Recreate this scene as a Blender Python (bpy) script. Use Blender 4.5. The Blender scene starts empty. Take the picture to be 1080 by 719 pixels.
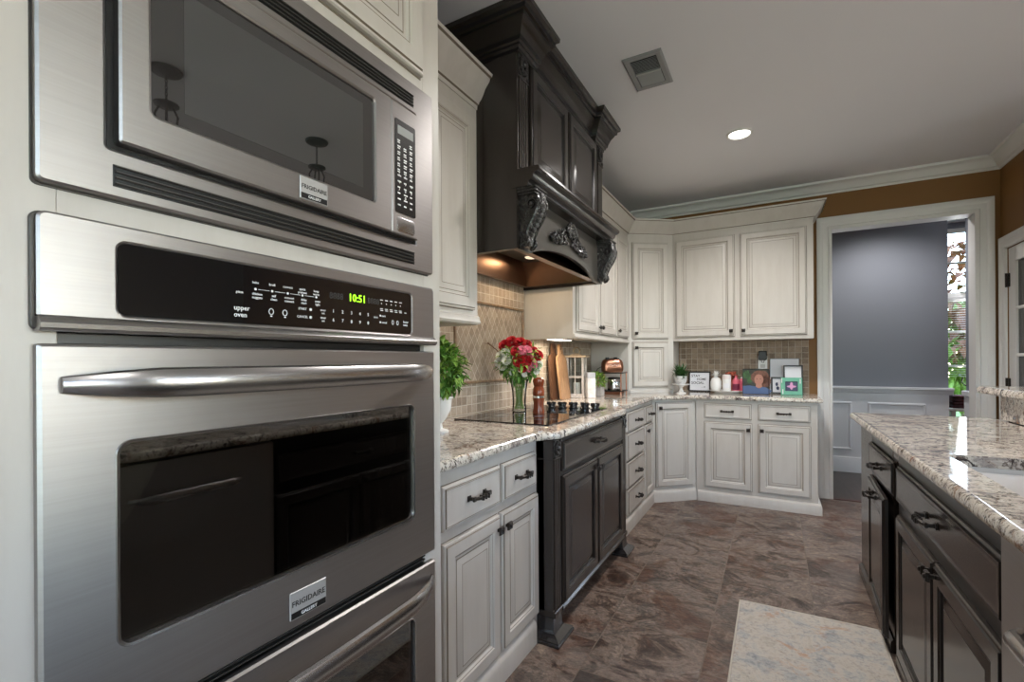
import bpy, bmesh, math, random
from mathutils import Vector, Matrix, geometry
random.seed(7)
sc = bpy.context.scene
COL = sc.collection
PI = math.pi
# ------------------------------------------------------------------ camera
cam_d = bpy.data.cameras.new('camera'); cam = bpy.data.objects.new('camera', cam_d); COL.objects.link(cam)
YAW, ROLL, H = .5081, .0059, 1.2365
fw = Vector((-math.sin(YAW), math.cos(YAW), 0)); rt = Vector((math.cos(YAW), math.sin(YAW), 0)); up = Vector((0, 0, 1))
r2 = rt*math.cos(ROLL)-up*math.sin(ROLL); u2 = rt*math.sin(ROLL)+up*math.cos(ROLL)
M = Matrix(((r2.x, u2.x, -fw.x, 0), (r2.y, u2.y, -fw.y, 0), (r2.z, u2.z, -fw.z, H), (0, 0, 0, 1)))
cam.matrix_world = M
cam_d.sensor_width = 36; cam_d.lens = 498.73/1080*36; cam_d.shift_y = (379.62-359.5)/1080
cam_d.clip_start = .02; cam_d.clip_end = 200
sc.camera = cam
# ------------------------------------------------------------------ colour management
sc.view_settings.view_transform = 'Standard'; sc.view_settings.look = 'None'
sc.view_settings.gamma = 1; sc.view_settings.use_curve_mapping = False
sc.view_settings.exposure = 0.45
sc.cycles.use_denoising = True
sc.cycles.max_bounces = 8; sc.cycles.glossy_bounces = 5; sc.cycles.transmission_bounces = 6; sc.cycles.transparent_max_bounces = 8
sc.cycles.sample_clamp_indirect = 6; sc.cycles.caustics_reflective = False; sc.cycles.caustics_refractive = False
# ------------------------------------------------------------------ world + lights
w = bpy.data.worlds.new('world'); sc.world = w; w.use_nodes = True
nt = w.node_tree; bg = nt.nodes['Background']
sky = nt.nodes.new('ShaderNodeTexSky'); sky.sky_type = 'NISHITA'; sky.sun_elevation = math.radians(50); sky.sun_rotation = math.radians(60)
sky.sun_disc = False; nt.links.new(sky.outputs[0], bg.inputs[0]); bg.inputs[1].default_value = 1.3
def light(name, kind, loc, energy, color=(1, 1, 1), size=.1, sy=None, aim=None, spread=None, **k):
    d = bpy.data.lights.new(name, kind); d.energy = energy; d.color = color
    if kind == 'AREA':
        d.size = size
        if sy: d.shape = 'RECTANGLE'; d.size_y = sy
        if spread: d.spread = spread
    elif kind in ('POINT', 'SPOT'): d.shadow_soft_size = size
    for a, v in k.items(): setattr(d, a, v)
    o = bpy.data.objects.new(name, d); COL.objects.link(o); o.location = loc
    if aim is not None:
        o.rotation_euler = (Vector(aim)-Vector(loc)).to_track_quat('-Z', 'Y').to_euler()
    return o
DAY = (.93, .95, 1.0); WARM = (1.0, .72, .45); SOFT = (1, .962, .94)
# added area lights simulating daylight from unseen windows, right and behind
light('daylight_fill_right', 'AREA', (4.5, .9, 1.45), 32, DAY, 2.6, 1.9, aim=(0, .9, 1.2))
light('daylight_fill_back', 'AREA', (1.6, -2.5, 1.45), 34, DAY, 3.6, 1.9, aim=(1.0, 3, 1.2))
light('window_light_dining', 'AREA', (2.3, 6.93, 1.7), 30, DAY, 1.2, 1.8, aim=(.8, 5.0, 1.2))
for i, (x, y) in enumerate([(-.207, 3.6), (-.05, 2.35), (.5, -.8), (2.6, 2.2), (2.6, -.4), (.95, 5.68)]):  # first is the visible can, last the hall fixture; the rest added as fill
    light('recessed_and_fill_spot', 'SPOT', (x, y, 2.74), (74, 66, 32, 66, 60, 52)[i], SOFT, .07, aim=(x, y, 0), spot_size=math.radians(150), spot_blend=.8)
light('undercabinet_bulb', 'AREA', (-1.40, 3.24, 1.372), 2.4, (1, .86, .66), .08, .22, aim=(-1.40, 3.24, 0))
light('hood_bulb', 'AREA', (-1.36, 2.2, 1.86), 1.3, WARM, .10, .10, aim=(-1.46, 2.2, 0))
light('hood_bulb', 'AREA', (-1.36, 2.7, 1.86), 1.3, WARM, .10, .10, aim=(-1.46, 2.7, 0))

# ------------------------------------------------------------------ materials
def nmat(name):
    m = bpy.data.materials.new(name); m.use_nodes = True
    return m, m.node_tree, m.node_tree.nodes['Principled BSDF']
def mat(name, col, rough=.5, metal=0, spec=.5, coat=0, emit=None, es=1, bump=0, bscale=30, var=0, vscale=6, trans=0, ior=1.45, alpha=1):
    m, t, b = nmat(name)
    b.inputs['Base Color'].default_value = (*col, 1); b.inputs['Roughness'].default_value = rough
    b.inputs['Metallic'].default_value = metal; b.inputs['Specular IOR Level'].default_value = spec
    b.inputs['Coat Weight'].default_value = coat; b.inputs['Coat Roughness'].default_value = .08
    b.inputs['Transmission Weight'].default_value = trans; b.inputs['IOR'].default_value = ior
    if emit: b.inputs['Emission Color'].default_value = (*emit, 1); b.inputs['Emission Strength'].default_value = es
    tc = t.nodes.new('ShaderNodeTexCoord')
    if var:
        n = t.nodes.new('ShaderNodeTexNoise'); n.inputs['Scale'].default_value = vscale; n.inputs['Detail'].default_value = 5
        t.links.new(tc.outputs['Object'], n.inputs['Vector'])
        r = t.nodes.new('ShaderNodeMapRange'); r.inputs[1].default_value = .3; r.inputs[2].default_value = .7
        r.inputs[3].default_value = 1-var; r.inputs[4].default_value = 1+var
        t.links.new(n.outputs['Fac'], r.inputs[0])
        h = t.nodes.new('ShaderNodeHueSaturation'); h.inputs['Color'].default_value = (*col, 1)
        t.links.new(r.outputs[0], h.inputs['Value']); t.links.new(h.outputs[0], b.inputs['Base Color'])
    if bump:
        n = t.nodes.new('ShaderNodeTexNoise'); n.inputs['Scale'].default_value = bscale; n.inputs['Detail'].default_value = 4
        t.links.new(tc.outputs['Object'], n.inputs['Vector'])
        bu = t.nodes.new('ShaderNodeBump'); bu.inputs['Strength'].default_value = bump; bu.inputs['Distance'].default_value = .01
        t.links.new(n.outputs['Fac'], bu.inputs['Height']); t.links.new(bu.outputs[0], b.inputs['Normal'])
    return m
class NT:  # small node helper
    def __init__(s, t): s.t = t
    def n(s, k, **kw):
        x = s.t.nodes.new(k)
        for a, v in kw.items(): setattr(x, a, v)
        return x
    def l(s, a, b): s.t.links.new(a, b)
    def math(s, op, a, b=None, c=None):
        x = s.n('ShaderNodeMath', operation=op)
        for i, v in enumerate((a, b, c)):
            if v is None: continue
            if isinstance(v, (int, float)): x.inputs[i].default_value = v
            else: s.l(v, x.inputs[i])
        return x.outputs[0]
    def ramp(s, fac, stops, interp='LINEAR'):
        x = s.n('ShaderNodeValToRGB'); x.color_ramp.interpolation = interp
        e = x.color_ramp.elements
        while len(e) < len(stops): e.new(.5)
        for el, (p, c) in zip(e, stops): el.position = p; el.color = (*c, 1) if len(c) == 3 else c
        s.l(fac, x.inputs[0]); return x.outputs[0]
    def mix(s, fac, a, b, mode='MIX'):
        x = s.n('ShaderNodeMix', data_type='RGBA', blend_type=mode)
        for i, v in ((0, fac), (6, a), (7, b)):
            if isinstance(v, (int, float)): x.inputs[i].default_value = v
            elif isinstance(v, tuple): x.inputs[i].default_value = (*v, 1)
            else: s.l(v, x.inputs[i])
        return x.outputs[2]
    def noise(s, vec, scale, detail=6, rough=.55, dist=0, out='Fac'):
        x = s.n('ShaderNodeTexNoise'); x.inputs['Scale'].default_value = scale; x.inputs['Detail'].default_value = detail
        x.inputs['Roughness'].default_value = rough; x.inputs['Distortion'].default_value = dist
        s.l(vec, x.inputs['Vector']); return x.outputs[out]
    def mapping(s, vec, scale=(1, 1, 1), rot=(0, 0, 0), loc=(0, 0, 0)):
        x = s.n('ShaderNodeMapping'); x.inputs['Scale'].default_value = scale; x.inputs['Rotation'].default_value = rot; x.inputs['Location'].default_value = loc
        s.l(vec, x.inputs[0]); return x.outputs[0]
    def bump(s, h, st, dist=.01, bs=None):
        x = s.n('ShaderNodeBump'); x.inputs['Strength'].default_value = st; x.inputs['Distance'].default_value = dist
        s.l(h, x.inputs['Height']); return x.outputs[0]
def granite():
    m, t, b = nmat('granite'); N = NT(t); p = N.n('ShaderNodeNewGeometry').outputs['Position']
    q = N.mapping(p, (1, 1.35, 1), (0, 0, .35))
    a = N.noise(q, 6.5, 10, .74, .8)
    base = N.ramp(a, [(.32, (.16, .14, .135)), (.40, (.34, .30, .275)), (.46, (.56, .50, .43)), (.54, (.66, .61, .53)), (.60, (.60, .56, .50)), (.68, (.36, .33, .32)), (.78, (.22, .20, .20))])
    br = N.noise(N.mapping(p, (1, 1.3, 1), (0, 0, -.3), (3, 1, 0)), 8, 9, .74, 1.2)
    base = N.mix(N.ramp(br, [(.57, (0, 0, 0)), (.63, (.95, .95, .95))]), base, (.26, .13, .07))
    dk = N.noise(N.mapping(p, (1, 1.4, 1), (0, 0, .2), (7, 4, 0)), 17, 9, .76, .9)
    base = N.mix(N.ramp(dk, [(.55, (0, 0, 0)), (.59, (1, 1, 1))]), base, (.035, .026, .024))
    sp = N.noise(p, 70, 5, .75)
    base = N.mix(N.ramp(sp, [(.53, (0, 0, 0)), (.58, (.85, .85, .85))]), base, (.11, .08, .068))
    N.l(base, b.inputs['Base Color']); b.inputs['Roughness'].default_value = .06; b.inputs['Specular IOR Level'].default_value = .6
    return m
def tiles(name, ax, size, grout, c1, c2, gcol, rough=.55, rot=0, off=(0, 0), stagger=0, bumpk=.5, mode='stone', sx=1):
    m, t, b = nmat(name); N = NT(t); g = N.n('ShaderNodeNewGeometry').outputs['Position']
    s = N.n('ShaderNodeSeparateXYZ'); N.l(g, s.inputs[0]); A, B = s.outputs[ax[0]], s.outputs[ax[1]]
    if sx != 1: A = N.math('MULTIPLY', A, sx)
    if rot:
        c_, s_ = math.cos(rot), math.sin(rot)
        A, B = N.math('ADD', N.math('MULTIPLY', A, c_), N.math('MULTIPLY', B, s_)), N.math('SUBTRACT', N.math('MULTIPLY', B, c_), N.math('MULTIPLY', A, s_))
    sz = size if isinstance(size, tuple) else (size, size)
    u = N.math('DIVIDE', N.math('ADD', A, off[0]), sz[0]); v = N.math('DIVIDE', N.math('ADD', B, off[1]), sz[1])
    fu = N.math('FLOOR', u)
    if stagger: v = N.math('ADD', v, N.math('MULTIPLY', fu, stagger))
    fv = N.math('FLOOR', v); du = N.math('FRACT', u); dv = N.math('FRACT', v)
    eu = N.math('MINIMUM', du, N.math('SUBTRACT', 1, du)); ev = N.math('MINIMUM', dv, N.math('SUBTRACT', 1, dv))
    wob = N.math('MULTIPLY', N.math('SUBTRACT', N.noise(g, 40, 2), .5), .06 if mode == 'stone' else .004)
    e = N.math('ADD', N.math('MINIMUM', eu, ev), wob)
    gm = N.n('ShaderNodeMapRange'); gm.inputs[1].default_value = grout*.6; gm.inputs[2].default_value = grout
    N.l(e, gm.inputs[0]); gm = gm.outputs[0]
    cell = N.n('ShaderNodeCombineXYZ'); N.l(fu, cell.inputs[0]); N.l(fv, cell.inputs[1])
    wn = N.n('ShaderNodeTexWhiteNoise', noise_dimensions='3D'); N.l(cell.outputs[0], wn.inputs['Vector'])
    if mode == 'stone':
        f = N.math('ADD', N.math('MULTIPLY', wn.outputs['Value'], .55), N.math('MULTIPLY', N.math('SUBTRACT', N.noise(g, 45, 6, .75), .3), 1.3))
        col = N.mix(N.math('MULTIPLY', f, 1.0), c1, c2)
        hgt = N.math('ADD', gm, N.math('MULTIPLY', N.noise(g, 120, 3), .3))
    else:
        vadd = N.n('ShaderNodeVectorMath', operation='MULTIPLY_ADD'); N.l(wn.outputs['Color'], vadd.inputs[0]); vadd.inputs[1].default_value = (3, 3, 3); N.l(g, vadd.inputs[2])
        pv = vadd.outputs[0]
        f = N.noise(N.mapping(pv, (1, 1.3, 1), (0, 0, .5)), 4.2, 13, .76, .9)
        col = N.ramp(f, [(.33, (.014, .008, .006)), (.42, (.050, .029, .021)), (.475, (.125, .085, .066)), (.515, (.21, .158, .125)), (.55, (.115, .087, .073)), (.60, (.23, .172, .135)), (.68, (.36, .28, .21))])
        f2 = N.noise(N.mapping(pv, (1, 1.6, 1), (0, 0, 1.2)), 3, 12, .75, 1.2)
        col = N.mix(N.ramp(f2, [(.53, (0, 0, 0)), (.57, (.65, .65, .65))]), col, (.055, .043, .037))
        f3 = N.noise(pv, 2.2, 10, .7, .8)
        col = N.mix(N.ramp(f3, [(.53, (0, 0, 0)), (.60, (.7, .7, .7))]), col, (.085, .030, .013))
        f4 = N.noise(N.mapping(pv, (1, 1.8, 1), (0, 0, .9)), 38, 8, .8); col = N.mix(.55, col, N.ramp(f4, [(.38, (.12, .11, .11)), (.5, (.5, .5, .5)), (.64, (.95, .93, .9))]), 'OVERLAY')
        hgt = N.math('ADD', N.math('MULTIPLY', gm, .6), N.math('MULTIPLY', f, 2.2))
    col = N.mix(gm, gcol, col); N.l(col, b.inputs['Base Color'])
    b.inputs['Roughness'].default_value = rough
    N.l(N.bump(hgt, bumpk, .004), b.inputs['Normal'])
    return m
def brushed(name, col, rough=.3, stretch=(3, 3, 220), bs=.06, metal=1.0, aniso=0):
    m, t, b = nmat(name); N = NT(t); p = N.n('ShaderNodeNewGeometry').outputs['Position']
    n = N.noise(N.mapping(p, stretch), 1.0, 5, .7)
    N.l(N.mix(n, tuple(c*.86 for c in col), tuple(min(1, c*1.1) for c in col)), b.inputs['Base Color'])
    b.inputs['Metallic'].default_value = metal; b.inputs['Roughness'].default_value = rough
    if aniso:
        tg = N.n('ShaderNodeTangent', direction_type='RADIAL', axis='Z'); N.l(tg.outputs[0], b.inputs['Tangent'])
        b.inputs['Anisotropic'].default_value = aniso; b.inputs['Anisotropic Rotation'].default_value = .25
    N.l(N.bump(n, bs, .002), b.inputs['Normal'])
    return m
def painted(name, col, dark, rough=.38, coat=0, amount=.25):
    # brushed glaze worn unevenly over the paint
    m, t, b = nmat(name); N = NT(t); p = N.n('ShaderNodeNewGeometry').outputs['Position']
    n = N.noise(N.mapping(p, (14, 14, 2.5)), 1, 6, .65); 
    f = N.ramp(n, [(.42, (0, 0, 0)), (.75, (amount, amount, amount))])
    N.l(N.mix(f, col, dark), b.inputs['Base Color']); b.inputs['Roughness'].default_value = rough
    b.inputs['Coat Weight'].default_value = coat; b.inputs['Coat Roughness'].default_value = .12
    return m
def wood(name, c1, c2, rough=.35, sc_=(30, 30, 3), rot=(0, 0, 0)):
    m, t, b = nmat(name); N = NT(t); p = N.n('ShaderNodeTexCoord').outputs['Object']
    n = N.noise(N.mapping(p, sc_, rot), 1.5, 6, .6, 1.2)
    N.l(N.ramp(n, [(.3, c1), (.7, c2)]), b.inputs['Base Color']); b.inputs['Roughness'].default_value = rough
    return m
WHITE = painted('glazed_white_paint', (.535, .50, .458), (.33, .285, .235))
GLAZE = mat('brown_glaze', (.20, .165, .125), .5)
DARK = painted('espresso_paint', (.029, .0225, .019), (.010, .008, .007), .22, .12)
DGLAZE_SHADE = mat('black_glaze_shade', (.006, .005, .005), .3)  # groove glaze; also paints the shadow band under the counter
DEDGE = mat('pale_espresso_edge', (.085, .075, .07), .3, coat=.3)  # paler tone for the inner moulding step of dark doors
CARVE = mat('carved_espresso', (.016, .014, .013), .22, coat=.3, bump=.9, bscale=70, var=.6, vscale=50)
IRON = mat('aged_iron', (.045, .038, .034), .35, metal=.75, bump=.4, bscale=200)
STEEL = brushed('brushed_stainless', (.375, .355, .343), .38, aniso=.55)
STEELH = brushed('handle_stainless', (.43, .415, .405), .27, bs=.02)
STEELD = mat('dark_steel_edge', (.07, .066, .06), .45, metal=.6)
BLACKP = mat('black_plastic', (.008, .008, .008), .35)
BGLASS = mat('black_glass', (.006, .006, .007), .02, ior=1.75)
MGLASS = mat('microwave_window', (.022, .020, .019), .015, ior=2.1)
PRINT = mat('white_print', (.75, .75, .75), .5)
GREENLED = mat('green_led', (.1, .4, .0), .5, emit=(.35, .95, .02), es=1.6)
LCD = mat('grey_lcd', (.30, .31, .30), .25)
GRAN = granite()
FLOOR = tiles('slate_floor_tile', (0, 1), .425, .0065, None, None, (.155, .115, .085), .30, off=(.69, -.08), stagger=.5, bumpk=.8, mode='floor')
SPL = tiles('stone_tile_left', (1, 2), .052, .05, (.20, .145, .105), (.47, .39, .31), (.55, .49, .41), off=(0, .012))
SPB = tiles('stone_tile_back', (0, 2), .052, .045, (.115, .068, .038), (.40, .295, .205), (.48, .41, .33), off=(0, .012))
SPD = tiles('stone_tile_diamond', (1, 2), .060, .032, (.19, .14, .105), (.40, .33, .26), (.60, .54, .46), rot=PI/4, sx=1.45)
LINER = mat('pencil_liner', (.20, .13, .075), .4, var=.3, vscale=40)
BROWN = mat('brown_wall_paint', (.225, .108, .028), .6, bump=.06, bscale=300)
CEIL = mat('grey_ceiling_paint', (.79, .785, .81), .7, bump=.08, bscale=200)
GREIGE = mat('beige_wall_paint', (.35, .29, .22), .7)
BLUEG = mat('slate_wall_paint', (.19, .205, .24), .6, bump=.04, bscale=300)
TRIM = mat('white_trim_paint', (.76, .75, .725), .35)
TRIMG = mat('cool_white_trim', (.74, .75, .78), .4)
COPPER = brushed('copper', (.42, .20, .13), .3, (40, 40, 40), .03)
CHROME = mat('chrome', (.75, .75, .75), .12, metal=1)
BADGE = mat('badge_silver', (.50, .49, .48), .35, metal=.5)
GLASS = mat('clear_glass', (.95, .97, .96), .01, trans=1, ior=1.45)
def thin_glass(name, tint, refl):
    m, t, b = nmat(name); N = NT(t); t.nodes.remove(b); out = t.nodes['Material Output']
    tr = N.n('ShaderNodeBsdfTransparent'); tr.inputs[0].default_value = (*tint, 1)
    gl = N.n('ShaderNodeBsdfGlossy'); gl.inputs['Roughness'].default_value = .02
    fr = N.n('ShaderNodeFresnel'); fr.inputs[0].default_value = refl
    mx = N.n('ShaderNodeMixShader'); N.l(fr.outputs[0], mx.inputs[0]); N.l(tr.outputs[0], mx.inputs[1]); N.l(gl.outputs[0], mx.inputs[2]); N.l(mx.outputs[0], out.inputs[0])
    return m
OVGLASS = thin_glass('tinted_oven_glass', (.42, .42, .38), 2.3)
PANE = thin_glass('window_glass', (.93, .95, .95), 1.35)
VGLASS = thin_glass('vase_glass', (.97, .99, .98), 1.22)
CERAM = mat('white_ceramic', (.78, .77, .75), .25)
LEAF = mat('green_leaf', (.10, .24, .035), .45, var=.5, vscale=25)
LEAFD = mat('dark_leaf', (.03, .09, .02), .45, var=.5, vscale=30)
LEAFY = mat('yellow_green_leaf', (.22, .36, .06), .45, var=.45, vscale=30)
RED = mat('red_petal', (.42, .010, .018), .55, var=.4, vscale=60)
PINK = mat('pink_petal', (.75, .22, .30), .55, var=.3, vscale=60)
WPET = mat('white_petal', (.78, .76, .68), .6, var=.15, vscale=60)
STEM = mat('flower_stem', (.12, .25, .06), .5)
MILLW = wood('cherry_wood', (.11, .018, .008), (.26, .06, .02), .2)
BOARDW = wood('acacia_wood', (.26, .12, .05), (.52, .32, .18), .4, (60, 60, 4))
BOARDD = wood('walnut_wood', (.07, .03, .015), (.16, .075, .04), .4, (60, 60, 4))
GREYW = wood('whitewashed_wood', (.33, .28, .25), (.62, .58, .55), .6, (40, 40, 6))
WARMW = wood('pale_wood', (.40, .28, .18), (.58, .44, .30), .5)
BLACKW = mat('black_frame', (.02, .017, .016), .35)
PAPER = mat('paper', (.72, .72, .75), .7)
SINKM = mat('white_sink', (.50, .48, .46), .18)
DWOOD = wood('dark_plank_floor', (.022, .015, .013), (.055, .038, .032), .3, (12, 1.5, 1))
BULB = mat('lamp_glow', (1, 1, 1), .5, emit=(1, .95, .86), es=9)
UCGLOW = mat('undercabinet_glow', (1, 1, 1), .5, emit=(1, .9, .74), es=6)

# ------------------------------------------------------------------ mesh builder
class Fr:
    def __init__(s, O, U, N): s.O, s.U, s.N = Vector(O), Vector(U).normalized(), Vector(N).normalized()
    def p(s, u, n, z): return s.O+s.U*u+s.N*n+Vector((0, 0, z))
    def off(s, u, n, z=0): return Fr(s.p(u, n, z), s.U, s.N)
WF = Fr((0, 0, 0), (1, 0, 0), (0, 1, 0))
LF = Fr((0, 0, 0), (0, 1, 0), (1, 0, 0))        # left wall run: u = Y, n = X
BF = Fr((0, 0, 0), (1, 0, 0), (0, -1, 0))       # back run: u = X, n = -Y
IF = Fr((0, 0, 0), (0, -1, 0), (-1, 0, 0))      # island: u = -Y, n = -X
WO = {}
class MB:
    def __init__(s): s.v, s.f, s.m = [], [], []
    def add(s, vs, fs, m=0):
        b = len(s.v); s.v += [Vector(v) for v in vs]
        for i, f in enumerate(fs): s.f.append([b+k for k in f]); s.m.append(m if isinstance(m, int) else m[i])
        return s
    def box(s, fr, u0, u1, n0, n1, z0, z1, b=0, m=0, seg=1):
        if b <= 0:
            P = [fr.p(u, n, z) for z in (z0, z1) for n in (n0, n1) for u in (u0, u1)]
            return s.add(P, [(0, 1, 3, 2), (4, 5, 7, 6), (0, 1, 5, 4), (2, 3, 7, 6), (0, 2, 6, 4), (1, 3, 7, 5)], m)
        bm = bmesh.new(); bmesh.ops.create_cube(bm, size=1)
        for v in bm.verts: v.co = Vector(((u0+u1)/2+v.co.x*(u1-u0), (n0+n1)/2+v.co.y*(n1-n0), (z0+z1)/2+v.co.z*(z1-z0)))
        bmesh.ops.bevel(bm, geom=bm.edges[:], offset=b, segments=seg, affect='EDGES', profile=.5)
        bm.verts.ensure_lookup_table()
        s.add([fr.p(*v.co) for v in bm.verts], [[v.index for v in f.verts] for f in bm.faces], m); bm.free(); return s
    def loft(s, loops, m=0, c0=True, c1=True, closed=True):
        n = len(loops[0]); vs = [p for l in loops for p in l]; fs = []; ms = []
        for i in range(len(loops)-1):
            for j in range(n if closed else n-1):
                k = (j+1) % n; fs.append((i*n+j, i*n+k, (i+1)*n+k, (i+1)*n+j)); ms.append(m if isinstance(m, int) else (1 if j in m else 0) if isinstance(m, set) else m[i])
        if isinstance(m, set): m = 0
        if c0: fs.append(tuple(range(n))); ms.append(m if isinstance(m, int) else m[0])
        if c1: fs.append(tuple((len(loops)-1)*n+j for j in range(n))); ms.append(m if isinstance(m, int) else m[-1])
        return s.add(vs, fs, ms)
    def rings(s, fr, u0, u1, z0, z1, prof, m=0):
        return s.loft([[fr.p(u0+i, n, z0+i), fr.p(u1-i, n, z0+i), fr.p(u1-i, n, z1-i), fr.p(u0+i, n, z1-i)] for i, n in prof], m)
    def prism(s, fr, prof, u0, u1, m=0):      # prof: (n, z) outline
        return s.loft([[fr.p(u, n, z) for n, z in prof] for u in (u0, u1)], m)
    def plate(s, fr, outl, n0, n1, m=0):      # outl: (u, z) outline
        return s.loft([[fr.p(u, n, z) for u, z in outl] for n in (n0, n1)], m)
    def lathe(s, c, prof, seg=24, m=0, cap=True):
        c = Vector(c); L = []
        for r, z in prof: L.append([c+Vector((r*math.cos(a*2*PI/seg), r*math.sin(a*2*PI/seg), z)) for a in range(seg)])
        return s.loft(L, m, cap, cap)
    def tube(s, pts, r, seg=8, m=0, closed=False):
        pts = [Vector(p) for p in pts]; L = []; n = len(pts); prev = None
        for i, p in enumerate(pts):
            d = (pts[(i+1) % n]-pts[i-1]) if closed else (pts[min(i+1, n-1)]-pts[max(i-1, 0)])
            d.normalize(); a = prev if prev is not None else (Vector((0, 0, 1)) if abs(d.z) < .9 else Vector((1, 0, 0)))
            x = (a-d*a.dot(d)); x = x.normalized() if x.length > 1e-6 else d.orthogonal().normalized(); prev = x; y = d.cross(x)
            ri = r[i] if isinstance(r, (list, tuple)) else r
            L.append([p+(x*math.cos(k*2*PI/seg)+y*math.sin(k*2*PI/seg))*ri for k in range(seg)])
        if closed: L.append(L[0])
        return s.loft(L, m, not closed, not closed)
    def ball(s, c, r, seg=10, rg=6, m=0, sq=(1, 1, 1), fr=None):
        c = Vector(c); L = []
        for i in range(1, rg):
            t = PI*i/rg; L.append([Vector((math.sin(t)*math.cos(a*2*PI/seg)*r*sq[0], math.sin(t)*math.sin(a*2*PI/seg)*r*sq[1], -math.cos(t)*r*sq[2])) for a in range(seg)])
        if fr: L = [[c+fr.U*p.x+fr.N*p.y+Vector((0, 0, p.z)) for p in l] for l in L]
        else: L = [[c+p for p in l] for l in L]
        return s.loft(L, m)
    def sweep(s, prof, path, m=0, closed=False, side=1, caps=True):   # prof (out, z); path [(x, y)]
        P = [Vector((p[0], p[1])) for p in path]; n = len(P); L = []
        for i in range(n):
            ds = []
            if closed or i > 0: ds.append((P[i]-P[i-1]).normalized())
            if closed or i < n-1: ds.append((P[(i+1) % n]-P[i]).normalized())
            ns = [Vector((d.y, -d.x))*side for d in ds]
            if len(ns) == 2:
                b = (ns[0]+ns[1]).normalized(); b = b/max(.3, b.dot(ns[0]))
            else: b = ns[0]
            L.append([Vector((P[i].x+b.x*o, P[i].y+b.y*o, z)) for o, z in prof])
        if closed: L.append(L[0])
        return s.loft(L, m, caps and not closed, caps and not closed)
    def leaf(s, p, d, ln, wd, m=0, droop=.25):
        p = Vector(p); d = Vector(d).normalized(); sd = d.cross(Vector((0, 0, 1)))
        if sd.length < .05: sd = Vector((1, 0, 0))
        sd.normalize(); nn = sd.cross(d).normalized()
        a = p+d*ln*.45+nn*wd*.15; tip = p+d*ln-nn*ln*droop
        return s.add([p, a+sd*wd*.5+nn*wd*.2, tip, a-sd*wd*.5+nn*wd*.2, a], [(0, 1, 4), (1, 2, 4), (0, 4, 3), (4, 2, 3)], m)
    def text(s, fr, txt, u, n, z, size, m=0, ex=.0004, align='LEFT'):
        cu = bpy.data.curves.new('t', 'FONT'); cu.body = txt; cu.size = size; cu.extrude = ex; cu.align_x = align; cu.resolution_u = 2; cu.offset = size*.012
        o = bpy.data.objects.new('t', cu); COL.objects.link(o); me = bpy.data.meshes.new_from_object(o)
        s.add([fr.p(u+v.co.x, n+v.co.z, z+v.co.y) for v in me.vertices], [list(p.vertices) for p in me.polygons], m)
        bpy.data.objects.remove(o); bpy.data.curves.remove(cu); bpy.data.meshes.remove(me); return s
    def build(s, name, mats, parent=None, origin=None, ang=32, struct=False, label=None, cat=None, group=None, kind=None):
        if not isinstance(mats, (list, tuple)): mats = [mats]
        if parent is not None: base = WO[parent.name]
        elif origin is not None: base = Vector(origin)
        else:
            xs = [v.x for v in s.v]; ys = [v.y for v in s.v]; zs = [v.z for v in s.v]
            base = Vector(((min(xs)+max(xs))/2, (min(ys)+max(ys))/2, min(zs)))
        me = bpy.data.meshes.new(name)
        bm = bmesh.new()
        V = [bm.verts.new(v-base) for v in s.v]
        for f, mi in zip(s.f, s.m):
            try: fc = bm.faces.new([V[i] for i in f])
            except ValueError: continue
            fc.material_index = mi; fc.smooth = True
        bmesh.ops.recalc_face_normals(bm, faces=bm.faces[:])
        bm.to_mesh(me); bm.free()
        for mt in mats: me.materials.append(mt)
        me.set_sharp_from_angle(angle=math.radians(ang))
        o = bpy.data.objects.new(name, me); COL.objects.link(o)
        if parent is not None: o.parent = parent
        else: o.location = base
        WO[o.name] = base
        if struct: o['kind'] = 'structure'
        if kind: o['kind'] = kind
        if label: o['label'] = label
        if cat: o['category'] = cat
        if group: o['group'] = group
        return o
def thing(name, label, cat, loc, group=None):
    o = bpy.data.objects.new(name, None); COL.objects.link(o); o.location = loc; o.empty_display_size = .1
    o['label'] = label; o['category'] = cat
    if group: o['group'] = group
    WO[o.name] = Vector(loc); return o
def dup(root, loc, label, group=None):
    def cp(o, par):
        c = o.copy(); COL.objects.link(c)
        if par is not None: c.parent = par
        for ch in [x for x in bpy.data.objects if x.parent == o]: cp(ch, c)
        return c
    r = cp(root, None); r.location = loc; r['label'] = label
    if group: r['group'] = group
    return r
def S(name, fr, *b, m=None, bev=0):
    mb = MB(); mb.box(fr, *b, b=bev); return mb.build(name, m, struct=True)

# ================================================================== structure
WX, WY, RX, ZC = -1.59, 5.0, 1.517, 2.78
S('floor', WF, -1.59, 4.6, -2.6, 5.0, -.1, 0, m=FLOOR)
f2 = S('floor_dining', WF, -1.0, 3.4, 5.0, 7.2, -.1, -.002, m=DWOOD)
# ceiling with holes is unnecessary: the recessed can sits just below it
S('ceiling', WF, -1.75, 4.75, -2.75, 7.35, ZC, ZC+.1, m=CEIL)
S('wall_left', WF, -1.71, -1.59, -2.72, 5.12, 0, ZC, m=GREIGE)
mb = MB(); DX0, DX1, DZ = .426, 1.378, 2.375
mb.box(WF, -1.59, DX0, 5.0, 5.12, 0, ZC); mb.box(WF, DX1, 4.72, 5.0, 5.12, 0, ZC); mb.box(WF, DX0, DX1, 5.0, 5.12, DZ, ZC)
mb.build('wall_back', BROWN, struct=True)
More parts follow.
